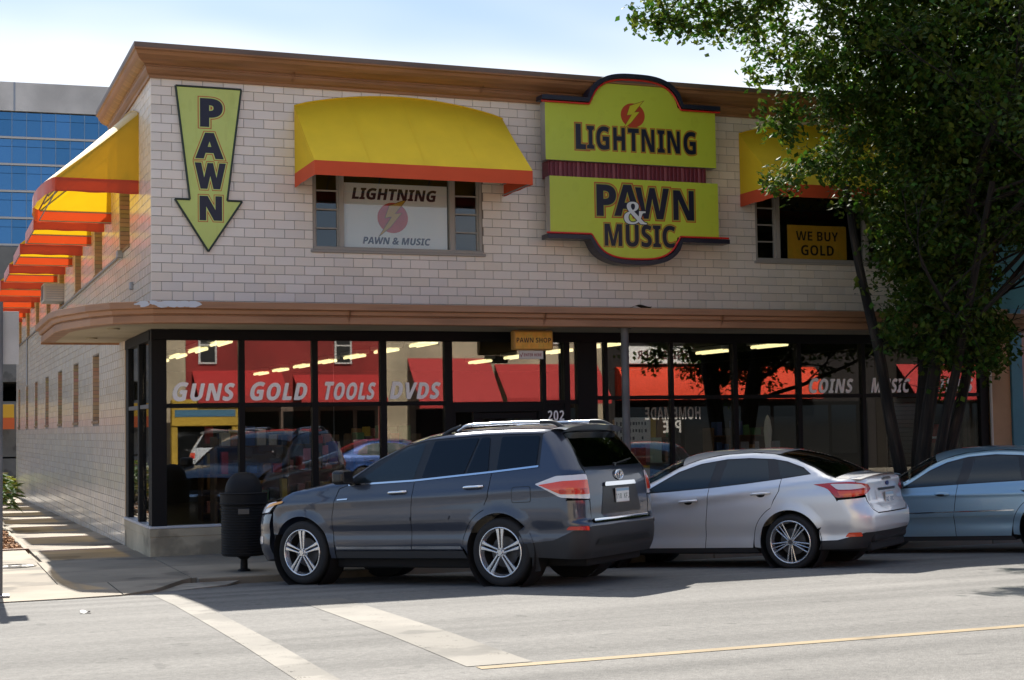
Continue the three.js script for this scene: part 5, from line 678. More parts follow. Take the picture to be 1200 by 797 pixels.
function blueSedanInto(root, paint) {
  const c = SEDAN({ L: 4.83, hw: 0.895, track: 0.87, wr: 0.325, rim: 0.22, arch: 0.375, wheels: [0.95, 3.67], belt: 0.93, cab: [1.5, 4.1], seats: [2.36, 3.25], spokes: spokesPlain,
    profile: [[0.15, 0.93], [0.28, 0.965], [0.42, 0.985], [0.55, 1.0], [0.70, 1.0], [0.82, 0.992], [0.90, 0.975], [0.96, 0.95], [1.1, 0.86], [1.28, 0.765], [1.36, 0.72], [1.45, 0.67]],
    rear: [[0.2, 4.72], [0.4, 4.81], [0.55, 4.83], [0.7, 4.80], [0.95, 4.74], [1.0, 4.70]], front: [[0.2, 0.06], [0.45, 0.0], [0.6, 0.03], [0.75, 0.15], [0.85, 0.3], [1.5, 1.5]],
    top: [[0, 0.62], [0.3, 0.72], [0.7, 0.80], [1.2, 0.88], [1.5, 0.925], [1.68, 0.955], [1.9, 1.07], [2.12, 1.21], [2.3, 1.29], [2.64, 1.365], [3.0, 1.385], [3.4, 1.36], [3.8, 1.24], [4.1, 1.09], [4.25, 1.03], [4.5, 1.005], [4.8, 0.99]], mid: [[0, 0.68], [0.7, 0.88], [1.2, 0.97], [1.4, 1.02], [1.8, 1.24], [2.1, 1.375], [2.4, 1.425], [2.9, 1.44], [3.4, 1.42], [3.8, 1.31], [4.15, 1.14], [4.3, 1.07], [4.5, 1.05], [4.8, 1.03]],
    rc: 0.30, br: 0.28, crease: (x, y) => 0.008 * Math.exp(-(((y - 0.80) / 0.03) ** 2)) - 0.012 * Math.exp(-(((y - 0.42) / 0.07) ** 2)),
    inner: [[0.5, 0.4], [0.5, 0.7], [1.0, 0.8], [1.6, 0.88], [3.6, 0.93], [4.3, 0.95], [4.5, 0.8], [4.45, 0.45], ...arc(3.67, 0.325, 0.40, 10, 170, 12), [3.2, 0.28], [1.4, 0.28], ...arc(0.95, 0.325, 0.40, 10, 170, 12)] });
  const b = buildCar(root, c, paint), A = c.arch;
  b.both('front_fender', [[0.5, 0.45], [0.5, 0.68], [0.7, 0.78], [1.2, 0.872], [1.5, 0.92], [1.62, 0.94], [1.60, 0.9], [1.46, 0.80], [1.42, 0.5], [1.46, 0.24], [1.36, 0.24], ...arc(0.95, 0.325, A, -8, 160, 26)], paint);
  b.both('front_door', [[1.468, 0.25], [1.428, 0.5], [1.468, 0.80], [1.61, 0.9], [2.0, 0.915], [2.515, 0.938], [2.47, 0.7], [2.44, 0.5], [2.45, 0.25]], paint);
  b.both('rear_door', [[2.458, 0.25], [2.448, 0.5], [2.478, 0.7], [2.523, 0.938], [3.0, 0.955], [3.66, 0.975], [3.62, 0.85], [3.5, 0.75], ...arc(3.67, 0.325, 0.465, 118, 172, 12), [3.18, 0.25]], paint);
  b.both('rear_quarter', [[3.668, 0.977], [3.83, 0.99], [3.78, 1.12], [3.55, 1.25], [3.35, 1.30], [3.0, 1.325], [2.64, 1.305], [2.35, 1.24], [2.12, 1.14], [1.9, 1.00], [1.75, 0.91], [1.62, 0.9], [1.68, 0.95], [1.9, 1.065], [2.12, 1.205], [2.3, 1.285], [2.64, 1.36], [3.0, 1.38], [3.4, 1.355], [3.8, 1.235], [4.1, 1.085], [4.25, 1.025], [4.5, 1.0], [4.6, 0.96], [4.5, 0.9], [4.35, 0.6], [4.1, 0.5], ...arc(3.67, 0.325, A, 24, 190, 30), ...arc(3.67, 0.325, 0.457, 187, 119, 14), [3.51, 0.745], [3.63, 0.85]], paint);
  b.both('side_moulding', [[1.475, 0.50], [1.465, 0.57], [2.445, 0.585], [2.445, 0.515]], paint, 0.016, 0.1); b.both('side_moulding', [[2.455, 0.515], [2.455, 0.585], [3.25, 0.595], [3.19, 0.525]], paint, 0.016, 0.1);
  b.both('moulding_strip', [[1.475, 0.556], [1.475, 0.570], [2.445, 0.585], [2.445, 0.571]], M.chrome, 0.020, 0.2); b.both('moulding_strip', [[2.455, 0.571], [2.455, 0.585], [3.25, 0.595], [3.24, 0.581]], M.chrome, 0.020, 0.2);
  b.both('sill', [[1.42, 0.19], [1.42, 0.242], [3.20, 0.242], [3.25, 0.19]], CARM.plastic);
  b.both('window_frame', [[1.62, 0.895], [1.75, 0.912], [1.9, 1.002], [2.12, 1.142], [2.35, 1.242], [2.64, 1.307], [3.0, 1.327], [3.35, 1.302], [3.55, 1.252], [3.78, 1.122], [3.84, 0.988], [3.66, 0.97], [2.5, 0.93]], CARM.trim, -0.006);
  const win = (name, p, mat) => { for (const m of [false, true]) part(root, name, panel(roundPoly(p, 0.02), b.S(0.001), { mirror: m, cell: 0.1 }), mat); };
  win('front_door_window', [[1.74, 0.925], [1.92, 1.005], [2.14, 1.132], [2.36, 1.222], [2.58, 1.272], [2.50, 0.952]], CARM.glass); win('rear_door_window', [[2.64, 0.955], [2.73, 1.285], [3.0, 1.302], [3.30, 1.285], [3.36, 0.98]], CARM.glass); win('vent_window', [[3.41, 0.98], [3.36, 1.275], [3.52, 1.235], [3.70, 1.13], [3.76, 0.995]], CARM.glass);
  b.top('hood', 0.45, 1.36, paint, 0, 0.99); b.top('cowl', 1.34, 1.56, CARM.trim, -0.012, 1, 0, -0.18); b.top('windshield', 1.56, 2.18, CARM.glass, -0.004, 0.94, -0.2, -0.14); b.top('roof', 2.20, 3.46, paint, 0, 1, -0.14, 0.05); b.top('rear_window', 3.48, 4.18, CARM.glassDark, -0.003, 0.93, 0.05, 0.06); b.top('boot_lid', 4.2, 4.66, paint, 0, 1, 0.06, 0.06);
  b.rear('boot_face', [[-0.75, 0.62], [0.75, 0.62], [0.78, 1.0], [-0.78, 1.0]], paint); b.rear('rear_bumper', [[-1.5, 0.28], [-1.5, 0.55], [-1.1, 0.61], [1.1, 0.61], [1.5, 0.55], [1.5, 0.28]], paint, 0.004); for (const k of [1, -1]) b.rear('tail_lamp', roundPoly([[0.5, 0.68], [0.5, 0.86], [1.2, 0.88], [1.28, 0.70]], 0.03).map(([q, y]) => [q * k, y]), CARM.red, 0.008);
  b.front('front_bumper', [[-1.1, 0.24], [-1.1, 0.6], [1.1, 0.6], [1.1, 0.24]], paint); for (const k of [1, -1]) b.front('headlight', roundPoly([[0.45, 0.6], [0.5, 0.7], [1.15, 0.76], [1.15, 0.64]], 0.02).map(([q, y]) => [q * k, y]), CARM.clear, 0.006);
  for (const k of [1, -1]) { const n = (x, y, d) => { const p = b.S(0)(x, y); return [p[0], p[1], (p[2] + d) * k]; }; for (const [x0, y] of [[2.22, 0.815], [3.36, 0.845]]) { part(root, 'door_handle', [new THREE.SphereGeometry(1, 22, 12).scale(0.105, 0.030, 0.020).translate(...n(x0 + 0.09, y, 0.002))], paint); part(root, 'handle_cup', [new THREE.SphereGeometry(1, 18, 10).scale(0.06, 0.016, 0.012).translate(...n(x0 + 0.07, y - 0.008, 0.014))], CARM.trim); }
    const mz = b.S(0)(1.75, 0.92)[2]; part(root, 'mirror', [rb(1.66, 1.80, 0.91, 1.04, Math.min((mz + 0.03) * k, (mz + 0.22) * k), Math.max((mz + 0.03) * k, (mz + 0.22) * k), 0.04, 4)], CARM.trim); }
}
{
  const paint = phy([0.29, 0.44, 0.54], { roughness: 0.36, metalness: 0.55, clearcoat: 1, clearcoatRoughness: 0.04 });
  const root = thing('blue_sedan', 'light metallic blue sedan with body side moulding, behind the silver sedan at the right edge', 'car'); blueSedanInto(root, paint);
  placeCar(root, [8.94, -0.128, 4.48], [10.553, -0.03, 6.67], 0.95, 0.87);
}
// ---------------------------------------------------------------- litter bin on its post
{
  const b = thing('litter_bin', 'dark ribbed round litter bin with dome lid on a single post', 'litter bin', [0.76, -0.06, 2.95]);
  const dk = phy([0.009, 0.009, 0.0105], { roughness: 0.6, specularIntensity: 0.35 });
  part(b, 'body', [new THREE.LatheGeometry([[0.02, 0.20], [0.27, 0.20], [0.285, 0.215], [0.285, 0.86], [0.29, 0.865], [0.0, 0.865]].map((p) => new THREE.Vector2(...p)), 48)], dk);
  for (let k = 0; k < 19; k++) part(b, 'rib', new THREE.TorusGeometry(0.286, 0.0085, 6, 48).rotateX(PI / 2).translate(0, 0.235 + k * 0.034, 0), dk);
  part(b, 'rim', [new THREE.CylinderGeometry(0.305, 0.30, 0.14, 48).translate(0, 0.935, 0), new THREE.TorusGeometry(0.302, 0.012, 8, 48).rotateX(PI / 2).translate(0, 1.0, 0), new THREE.TorusGeometry(0.302, 0.010, 8, 48).rotateX(PI / 2).translate(0, 0.87, 0)], dk);
  part(b, 'dome_lid', [new THREE.LatheGeometry([...Array(16)].map((_, i) => { const a = i / 15 * PI / 2; return new THREE.Vector2(0.243 * Math.cos(a) ** 0.8 + 0.0001, 1.0 + 0.27 * Math.sin(a)); }), 48)], dk);
  part(b, 'post', [new THREE.CylinderGeometry(0.045, 0.05, 0.2, 16).translate(0, 0.1, 0), new THREE.CylinderGeometry(0.14, 0.05, 0.07, 20).translate(0, 0.185, 0), new THREE.CylinderGeometry(0.075, 0.085, 0.02, 20).translate(0, 0.01, 0)], dk);
  part(b, 'name_plate', [rb(-0.07, 0.07, 0.74, 0.81, 0.283, 0.302, 0.004).rotateY(-0.2)], std([0.05, 0.05, 0.055], { roughness: 0.4 }));
}
{ // sign pole at the left edge
  const p = thing('street_pole', 'weathered grey street pole on the corner at the left edge', 'pole', [-2.335, -0.06, 4.62]);
  part(p, 'shaft', cyl(0.05, 0.045, 3.3, 16).translate(0, 1.65, 0), std([0.20, 0.20, 0.20], { roughness: 0.6, map: T.metalPaint })); part(p, 'base_plate', [rb(-0.12, 0.12, 0, 0.02, -0.12, 0.12, 0.005)], M.steel);
  part(p, 'sign_plate', [rb(-0.22, 0.22, 2.6, 3.2, -0.06, -0.055, 0.002)], M.whitePaint);
  const l = thing('paper_scrap', 'small pale scrap of paper on the road near the kerb', 'litter', [-1.66, roadY(7.33) + 0.006, 7.33]); part(l, 'sheet', gridGeo(6, 5, (u, v) => [(u - 0.5) * 0.10, 0.012 * Math.sin(u * 5 + v * 3) + 0.012, (v - 0.5) * 0.07]), std([0.7, 0.7, 0.68], { side: THREE.DoubleSide }));
}
// ---------------------------------------------------------------- street tree
{
  const tree = thing('street_tree', 'large leafy street tree with several trunks in front of the shop, right of the sign', 'tree', [11.35, 0, 2.8]);
  seed(404);
  const bark = std([0.085, 0.072, 0.06], { map: T.bark, roughness: 0.95, bumpMap: T.bark, bumpScale: 0.03 }), limbs = [], twigs = [];
  const limb = (a, d, len, r, depth) => { // curved tapering limb; returns nothing, collects geometry and twig ends
    const pts = [a.clone()], dir = d.clone(); const n = 6; for (let i = 0; i < n; i++) { dir.add(V(rr(-1, 1), rr(-0.5, 0.9), rr(-1, 1)).multiplyScalar(depth ? 0.16 : 0.07)).normalize(); pts.push(pts.at(-1).clone().addScaledVector(dir, len / n)); }
    if (depth && Math.min(...pts.map((q) => (q.x + 14.52) * 19.3 / (19.8 - q.z) - 14.52 + (q.y > 7.2 ? 5.0 : q.y > 5.4 ? 2.3 : 0.8))) < 0) return; const curve = new THREE.CatmullRomCurve3(pts), k = depth === 0 ? 14 : depth === 1 ? 8 : 5, seg = depth < 2 ? 14 : 6, fr = curve.computeFrenetFrames(seg), pos = [], nor = [], uv = [], idx = [];
    for (let i = 0; i <= seg; i++) { const t = i / seg, P = curve.getPointAt(t), R = r * lerp(1, 0.45, t) * (depth === 0 && t < 0.1 ? 1 + (0.1 - t) * 3 : 1); for (let j = 0; j <= k; j++) { const an = j / k * 2 * PI, N = fr.normals[i].clone().multiplyScalar(Math.cos(an)).addScaledVector(fr.binormals[i], Math.sin(an)), w = 1 + 0.1 * Math.sin(an * 3 + i) * (depth ? 0.3 : 1); pos.push(P.x + N.x * R * w, P.y + N.y * R * w, P.z + N.z * R * w); nor.push(N.x, N.y, N.z); uv.push(j / k * Math.max(1, Math.round(R * 6.28 / 0.6)) * 0.6, t * len); } }
    for (let i = 0; i < seg; i++) for (let j = 0; j < k; j++) { const A = i * (k + 1) + j, B = A + k + 1; idx.push(A, A + 1, B, B, A + 1, B + 1); }
    const g = new THREE.BufferGeometry(); g.setAttribute('position', new THREE.Float32BufferAttribute(pos, 3)); g.setAttribute('normal', new THREE.Float32BufferAttribute(nor, 3)); g.setAttribute('uv', new THREE.Float32BufferAttribute(uv, 2)); g.setIndex(idx); limbs.push([depth, g]);
    if (depth >= 3) { twigs.push(pts.at(-1), pts[4]); return; }
    const kids = depth === 0 ? 7 : depth === 1 ? 6 : 5;
    for (let i = 0; i < kids; i++) { const t = lerp(depth === 0 ? 0.34 : 0.25, 1, (i + 0.7) / kids), P = curve.getPointAt(Math.min(1, t)), tan = curve.getTangentAt(Math.min(1, t)), side = V(rr(-1, 1), rr(-0.25, 0.5), rr(-1, 1)).normalize(), nd = tan.multiplyScalar(0.55).add(side.multiplyScalar(0.95)).normalize(); limb(P, nd, len * rr(0.46, 0.66), r * lerp(0.95, 0.5, t) * 0.55, depth + 1); }
    twigs.push(pts.at(-1));
  };
  for (const [dx, dz, len, r, ox, oz] of [[-0.12, 0.03, 5.6, 0.115, -0.16, 0.0], [-0.06, 0.10, 6.6, 0.125, -0.11, 0.10], [0.04, -0.05, 6.4, 0.115, 0.0, 0], [0.24, 0.10, 5.8, 0.105, 0.06, 0.06], [0.10, 0.24, 5.6, 0.095, -0.04, 0.16]]) limb(V(ox, -0.1, oz), V(dx, 1, dz).normalize(), len, r, 0);
  part(tree, 'trunk', limbs.filter((l) => l[0] === 0).map((l) => l[1]), bark);
  part(tree, 'branches', limbs.filter((l) => l[0] > 0).map((l) => l[1]), bark).userData.kind = 'stuff';
  // leaves: folded blades in loose sprays round the twig ends, filling lobes of the crown
  const L = new THREE.BufferGeometry(); L.setAttribute('position', new THREE.Float32BufferAttribute([0, 0, 0, 0.36, 0.45, 0.09, 0, 0.5, 0, 0, 0, 0, 0, 0.5, 0, -0.36, 0.45, 0.09, 0.36, 0.45, 0.09, 0, 1, -0.06, 0, 0.5, 0, 0, 0.5, 0, 0, 1, -0.06, -0.36, 0.45, 0.09], 3)); L.computeVertexNormals(); L.setAttribute('uv', new THREE.Float32BufferAttribute(new Float32Array(24), 2));
  const lobes = [[-4.55, 7.66, 0.5, 0.55, 0.26, 0.5], [-3.95, 7.75, 0.5, 0.65, 0.42, 0.6], [-3.2, 7.85, 0.5, 0.8, 0.62, 0.8], [-3.0, 8.9, 0.5, 1.3, 0.9, 1.2], [-2.45, 7.25, 0.5, 0.75, 0.55, 0.7], [-2.65, 6.25, 0.9, 0.5, 0.36, 0.5], [-2.75, 5.36, 0.9, 0.5, 0.36, 0.5], [-2.0, 5.6, 0.9, 0.4, 0.4, 0.45], [-1.7, 6.75, 0.7, 0.6, 0.55, 0.6], [-0.6, 7.6, 0.4, 1.5, 1.6, 1.5], [-0.3, 5.9, 0.5, 1.35, 1.4, 1.4], [-0.15, 4.4, 0.6, 1.05, 1.1, 1.1], [0.3, 3.3, 0.6, 1.1, 0.75, 1.0], [-0.9, 9.8, 0.3, 2.2, 1.4, 2.0], [1.5, 8.5, 0.2, 2.0, 2.0, 2.0], [1.8, 6.5, 0.4, 1.9, 1.9, 1.8], [1.8, 4.5, 0.6, 1.8, 1.5, 1.5], [1.5, 3.1, 0.6, 1.4, 0.7, 1.1], [3.6, 8.4, 0.0, 2.0, 2.2, 2.0], [3.6, 5.8, 0.4, 1.9, 2.1, 1.8], [3.2, 4.0, 0.5, 1.5, 1.2, 1.4], [5.2, 7.0, 0.2, 1.8, 2.6, 1.8], [4.8, 4.6, 0.5, 1.4, 1.5, 1.3], [2.4, 10.6, 0, 2.6, 1.4, 2.3], [-1.1, 3.1, 1.0, 0.22, 0.35, 0.25], [0.2, 2.2, 0.7, 0.3, 0.5, 0.3], [-1.25, 4.75, 0.9, 0.3, 0.3, 0.3], [0.2, 5.0, 1.2, 1.2, 2.0, 0.8], [2.2, 5.0, 1.5, 2.2, 2.2, 0.9], [2.0, 3.0, 1.2, 1.8, 0.6, 0.8], [4.2, 3.4, 0.8, 1.6, 1.0, 1.2], [0.6, 3.0, 1.0, 1.2, 0.6, 0.8]];
  const limit = (y) => y > 7.35 ? -5.1 : y > 6.65 ? -3.35 : y > 6.4 ? -2.9 : y > 5.85 ? -3.2 : y > 5.65 ? -2.7 : y > 4.95 ? -3.2 : y > 4.95 ? -1.9 : y > 3.9 ? -1.15 : -1.3;
  const spots = []; for (const t of twigs) if (t.y > 3.0 && t.y < 12 && t.x < 6.8 && t.x > limit(t.y) + 0.35) spots.push([t.x, t.y, t.z, 0.5, 26]);
  for (const [x, y, z, a, b, c] of lobes) { const n = Math.round((28 * a * b * c + 16 * (a * b + b * c + a * c)) * (x > -1 ? 1.15 : 0.62)) + 4; for (let i = 0; i < n; i++) { const u = rnd() * 2 - 1, p = rnd() * 2 * PI, R = Math.pow(rnd(), 0.42), s = Math.sqrt(1 - u * u); spots.push([x + a * R * s * Math.cos(p), y + b * R * u, z + c * R * s * Math.sin(p), rr(0.16, 0.36), Math.round(rr(26, 46))]); } }
  const mats = [], cols = [], O = new THREE.Object3D(), C = new THREE.Color();
  for (const [x, y, z, R, n] of spots) { { const f = 19.3 / (19.8 - z - 0.15), xa = (x + 14.52) * f - 14.52, ya = (y - 1.75) * f + 1.75; if (xa < limit(ya) + 0.22 || (xa > 1.1 && xa < 2.6 && ya > 3.3 && ya < 4.6) || (xa > -0.1 && ya < 2.6 && rnd() < 0.8) || (xa > 1.5 && ya < 3.3)) continue; } const dirA = rnd() * 6.28; for (let i = 0; i < n; i++) { const u = rnd() * 2 - 1, p = rnd() * 2 * PI, q = R * Math.pow(rnd(), 0.5), s = Math.sqrt(1 - u * u); O.position.set(x + q * s * Math.cos(p), y + q * u * 0.8, z + q * s * Math.sin(p)); O.rotation.set(PI - rr(0.2, 1.5), dirA + rr(-1.7, 1.7), rr(-0.6, 0.6), 'YXZ'); const sc = rr(0.075, 0.135); O.scale.set(sc, sc, sc); O.updateMatrix(); mats.push(O.matrix.clone()); const k = rr(0.6, 1.3) * (rnd() < 0.2 ? 1.6 : 1), w = rnd(); cols.push([0.074 * k * (0.6 + 0.9 * w), 0.132 * k, 0.014 * k]); } }
  const im = new THREE.InstancedMesh(L, phy([1, 1, 1], { roughness: 0.6, transmission: 0.66, thickness: 0, side: THREE.DoubleSide, specularIntensity: 0.22 }), mats.length);
  mats.forEach((m, i) => { im.setMatrixAt(i, m); im.setColorAt(i, C.setRGB(...cols[i])); });
  im.name = 'foliage'; im.castShadow = im.receiveShadow = true; im.userData = { kind: 'stuff' }; tree.add(im); console.log('leaves', mats.length, 'limbs', limbs.length);
}
// ---------------------------------------------------------------- neighbours and far buildings
{
  const n = thing('neighbor_building', 'painted building right of the shop with peach and blue pilasters and turquoise upper wall', 'building');
  part(n, 'pilaster', [uvBox(rb(15.03, 15.46, -0.3, 3.75, -0.4, 0.06, 0.012))], std([0.56, 0.36, 0.22], { map: T.plaster, roughness: 0.8 }));
  part(n, 'pilaster', [uvBox(rb(15.46, 15.72, -0.3, 3.75, -0.4, 0.10, 0.012))], std([0.10, 0.30, 0.44], { map: T.plaster, roughness: 0.75 }));
  part(n, 'downpipe', [rod([15.02, -0.1, 0.05], [15.02, 3.2, 0.05], 0.025)], M.whitePaint);
  part(n, 'wall', [uvBox(bx(15.72, 26, -0.4, 3.75, -0.5, 0.02))], std([0.58, 0.36, 0.34], { map: T.plaster, roughness: 0.8 }));
  part(n, 'upper_wall', [uvBox(bx(15.03, 26, 3.75, 5.75, -0.5, 0.04))], std([0.10, 0.34, 0.42], { map: T.plaster, roughness: 0.75 }));
  part(n, 'fascia_stripe', [uvBox(bx(15.02, 26, 4.97, 5.12, 0.02, 0.10))], std([0.52, 0.03, 0.04], { roughness: 0.5 }));
  part(n, 'parapet', [uvBox(bx(15.02, 26.02, 5.75, 5.95, -0.55, 0.10))], M.concretePale); part(n, 'body', [bx(15.03, 26, -0.4, 5.7, -20, -0.5)], M.concretePale);
  const win = group(n, 'window'); part(win, 'frame', [rb(16.2, 18.6, 0.6, 2.6, 0.0, 0.06, 0.01)], M.whitePaint); part(win, 'pane', [bx(16.3, 18.5, 0.7, 2.5, 0.062, 0.066)], M.glassUp);
}
{ // office tower a long way behind
  const t = thing('office_tower', 'distant office tower with blue mirrored glass bands under a plain concrete crown', 'office tower', [13, 0, -195], rad(-3.5));
  const blue = [0, 1, 2, 3].map((k) => phy([0.06 + k * 0.008, 0.20 + k * 0.015, 0.38 + k * 0.03], { roughness: 0.12, metalness: 0.5 })), pale = std([0.84, 0.81, 0.78], { map: T.plaster, roughness: 0.7 });
  part(t, 'core', [bx(-70, 60, 0, 45.8, -30, -0.5)], std([0.03, 0.08, 0.14], { roughness: 0.4 }));
  part(t, "crown_wall", [uvBox(bx(-70, 60, 46.3, 50.3, -30, 0.25), 0.2)], pale); for (const x of [-4.1, 14.8, -23, 33]) part(t, 'crown_joint', [bx(x - 0.12, x + 0.12, 46.3, 50.3, 0.25, 0.29)], M.steel);
  part(t, 'roof_plant', [bx(14.2, 14.6, 50.3, 50.9, -3, -2.6), bx(15.2, 15.9, 50.3, 50.75, -3, -2.4)], M.steel);
  const H = 3.72, W = 1.93, gm = new THREE.BoxGeometry(W - 0.10, 2.30, 0.1), gs = new THREE.BoxGeometry(W - 0.10, 1.02, 0.1), far = []; seed(71);
  for (let f = 0; f < 12; f++) { const y = 46.15 - f * H; part(t, 'floor_band', [bx(-70, 60, y - H + 0.02, y - H + 0.30, 0, 0.28)], pale);
    for (let k = -20; k < 24; k++) { const x = k * W + 0.4, see = k > -5 && k < 6 && f < 11, mt = blue[Math.floor(rnd() * 4)], cell = [[gs, y - 0.56], [gm, y - 2.28]]; for (const [g, cy] of cell) { if (see) { const m = part(t, 'pane', g, mt); m.position.set(x, cy, 0); m.rotation.set((rnd() - 0.5) * 0.012, (rnd() - 0.5) * 0.012, 0); } else far.push(g.clone().translate(x, cy, 0)); } } }
  part(t, 'panes', mergeGeometries(far), blue[1]).userData.kind = 'stuff'; const mull = []; for (let k = -20; k < 25; k++) mull.push(bx(k * W - 0.565 - 0.05 + 0, k * W - 0.565 + 0.05, 0.5, 46.2, -0.05, 0.10)); part(t, 'mullions', mull, std([0.20, 0.29, 0.39], { roughness: 0.4 })).userData.kind = 'stuff';
}
{ // low grey parking structure behind the side street, with its own awning
  const g = thing('parking_garage', 'low grey concrete parking building with dark openings, far down the side street', 'parking garage', [0, 0, -43]);
  const grey = std([0.36, 0.36, 0.36], { map: T.concrete, roughness: 0.85 });
  for (const [a, b] of [[-0.8, 0.75], [0.82, 3.02], [3.9, 9.5]]) part(g, 'wall_band', [uvBox(bx(-26, 22, a < 0 ? -0.8 : a, b, -14, 0))], grey);
  part(g, 'opening_back', [bx(-26, 22, -0.5, 9, -14.5, -14)], M.dark); part(g, 'column', [uvBox(bx(-6.2, -5.6, -0.8, 9, -13, -0.2))], grey); part(g, 'column', [uvBox(bx(3, 3.6, -0.8, 9, -13, -0.2))], grey); part(g, 'slab', [bx(-26, 22, 3.0, 3.1, -14, -0.1)], grey);
  const a = thing('garage_awning', 'yellow orange box awning on the grey parking building at the left edge', 'awning', [0, 0, -43]);
  part(a, 'awning_front', [uvBox(rb(-9, 0.42, 2.40, 2.95, 0.05, 1.2, 0.03))], std([0.80, 0.42, 0.03], { roughness: 0.7 })); part(a, 'valance', [uvBox(bx(-9.01, 0.43, 1.95, 2.40, 1.19, 1.22))], std([0.75, 0.14, 0.03], { roughness: 0.7 }));
}
function shrub(label, pos, h, w, n, col, s) {
  const t = thing('shrub', label, 'shrub', pos); seed(s); const pos2 = [], stems = [];
  for (let i = 0; i < n; i++) { const a = rnd() * 6.28, lean = rr(0.2, 1), R = w * lean * 0.6, y = h * rr(0.45, 1), len = rr(0.18, 0.34), tip = [Math.cos(a) * R, y * (1 - 0.35 * lean), Math.sin(a) * R]; if (i % 4 === 0) stems.push(rod([0, 0, 0], tip, 0.007, 5, 0.004)); const d = V(Math.cos(a + rr(-0.8, 0.8)), rr(-0.3, 0.9), Math.sin(a + rr(-0.8, 0.8))).normalize(), sd = d.clone().cross(V(0, 1, 0)).normalize().multiplyScalar(len * 0.2), m = V(...tip).addScaledVector(d, len * 0.5), e = V(...tip).addScaledVector(d, len).add(V(0, -len * 0.3, 0)); for (const [p, q, r] of [[V(...tip), m.clone().add(sd), e], [V(...tip), e, m.clone().sub(sd)]]) pos2.push(...p.toArray(), ...q.toArray(), ...r.toArray()); }
  const g = new THREE.BufferGeometry(); g.setAttribute('position', new THREE.Float32BufferAttribute(pos2, 3)); g.computeVertexNormals(); part(t, 'foliage', g, phy(col, { roughness: 0.5, transmission: 0.35, thickness: 0, side: THREE.DoubleSide })).userData.kind = 'stuff'; part(t, 'stem', stems, std([0.07, 0.06, 0.03])); return t;
}
shrub('yellow green leafy plant at the far end of the side sidewalk', [-0.62, -0.42, -32.5], 0.85, 1.0, 260, [0.34, 0.36, 0.04], 5);
shrub('lower yellow green plant behind the leafy one at the far end of the sidewalk', [-0.35, -0.45, -35.5], 0.7, 1.0, 200, [0.28, 0.22, 0.03], 6);
[[-2.0, -9.5, 1.35], [-2.1, -12.3, 1.5], [-1.95, -15.4, 1.25], [-2.1, -19, 1.2]].forEach(([x, z, h], i) => shrub(['bushy green plant in the mulch bed mirrored in the corner glass, nearest the corner', 'taller green and yellow plant in the mulch bed mirrored in the corner glass', 'third plant in the mulch bed along the side sidewalk', 'fourth plant in the mulch bed along the side sidewalk'][i], [x, -0.16, z], h, 1.1, 320, i % 2 ? [0.20, 0.17, 0.02] : [0.10, 0.17, 0.03], 40 + i));
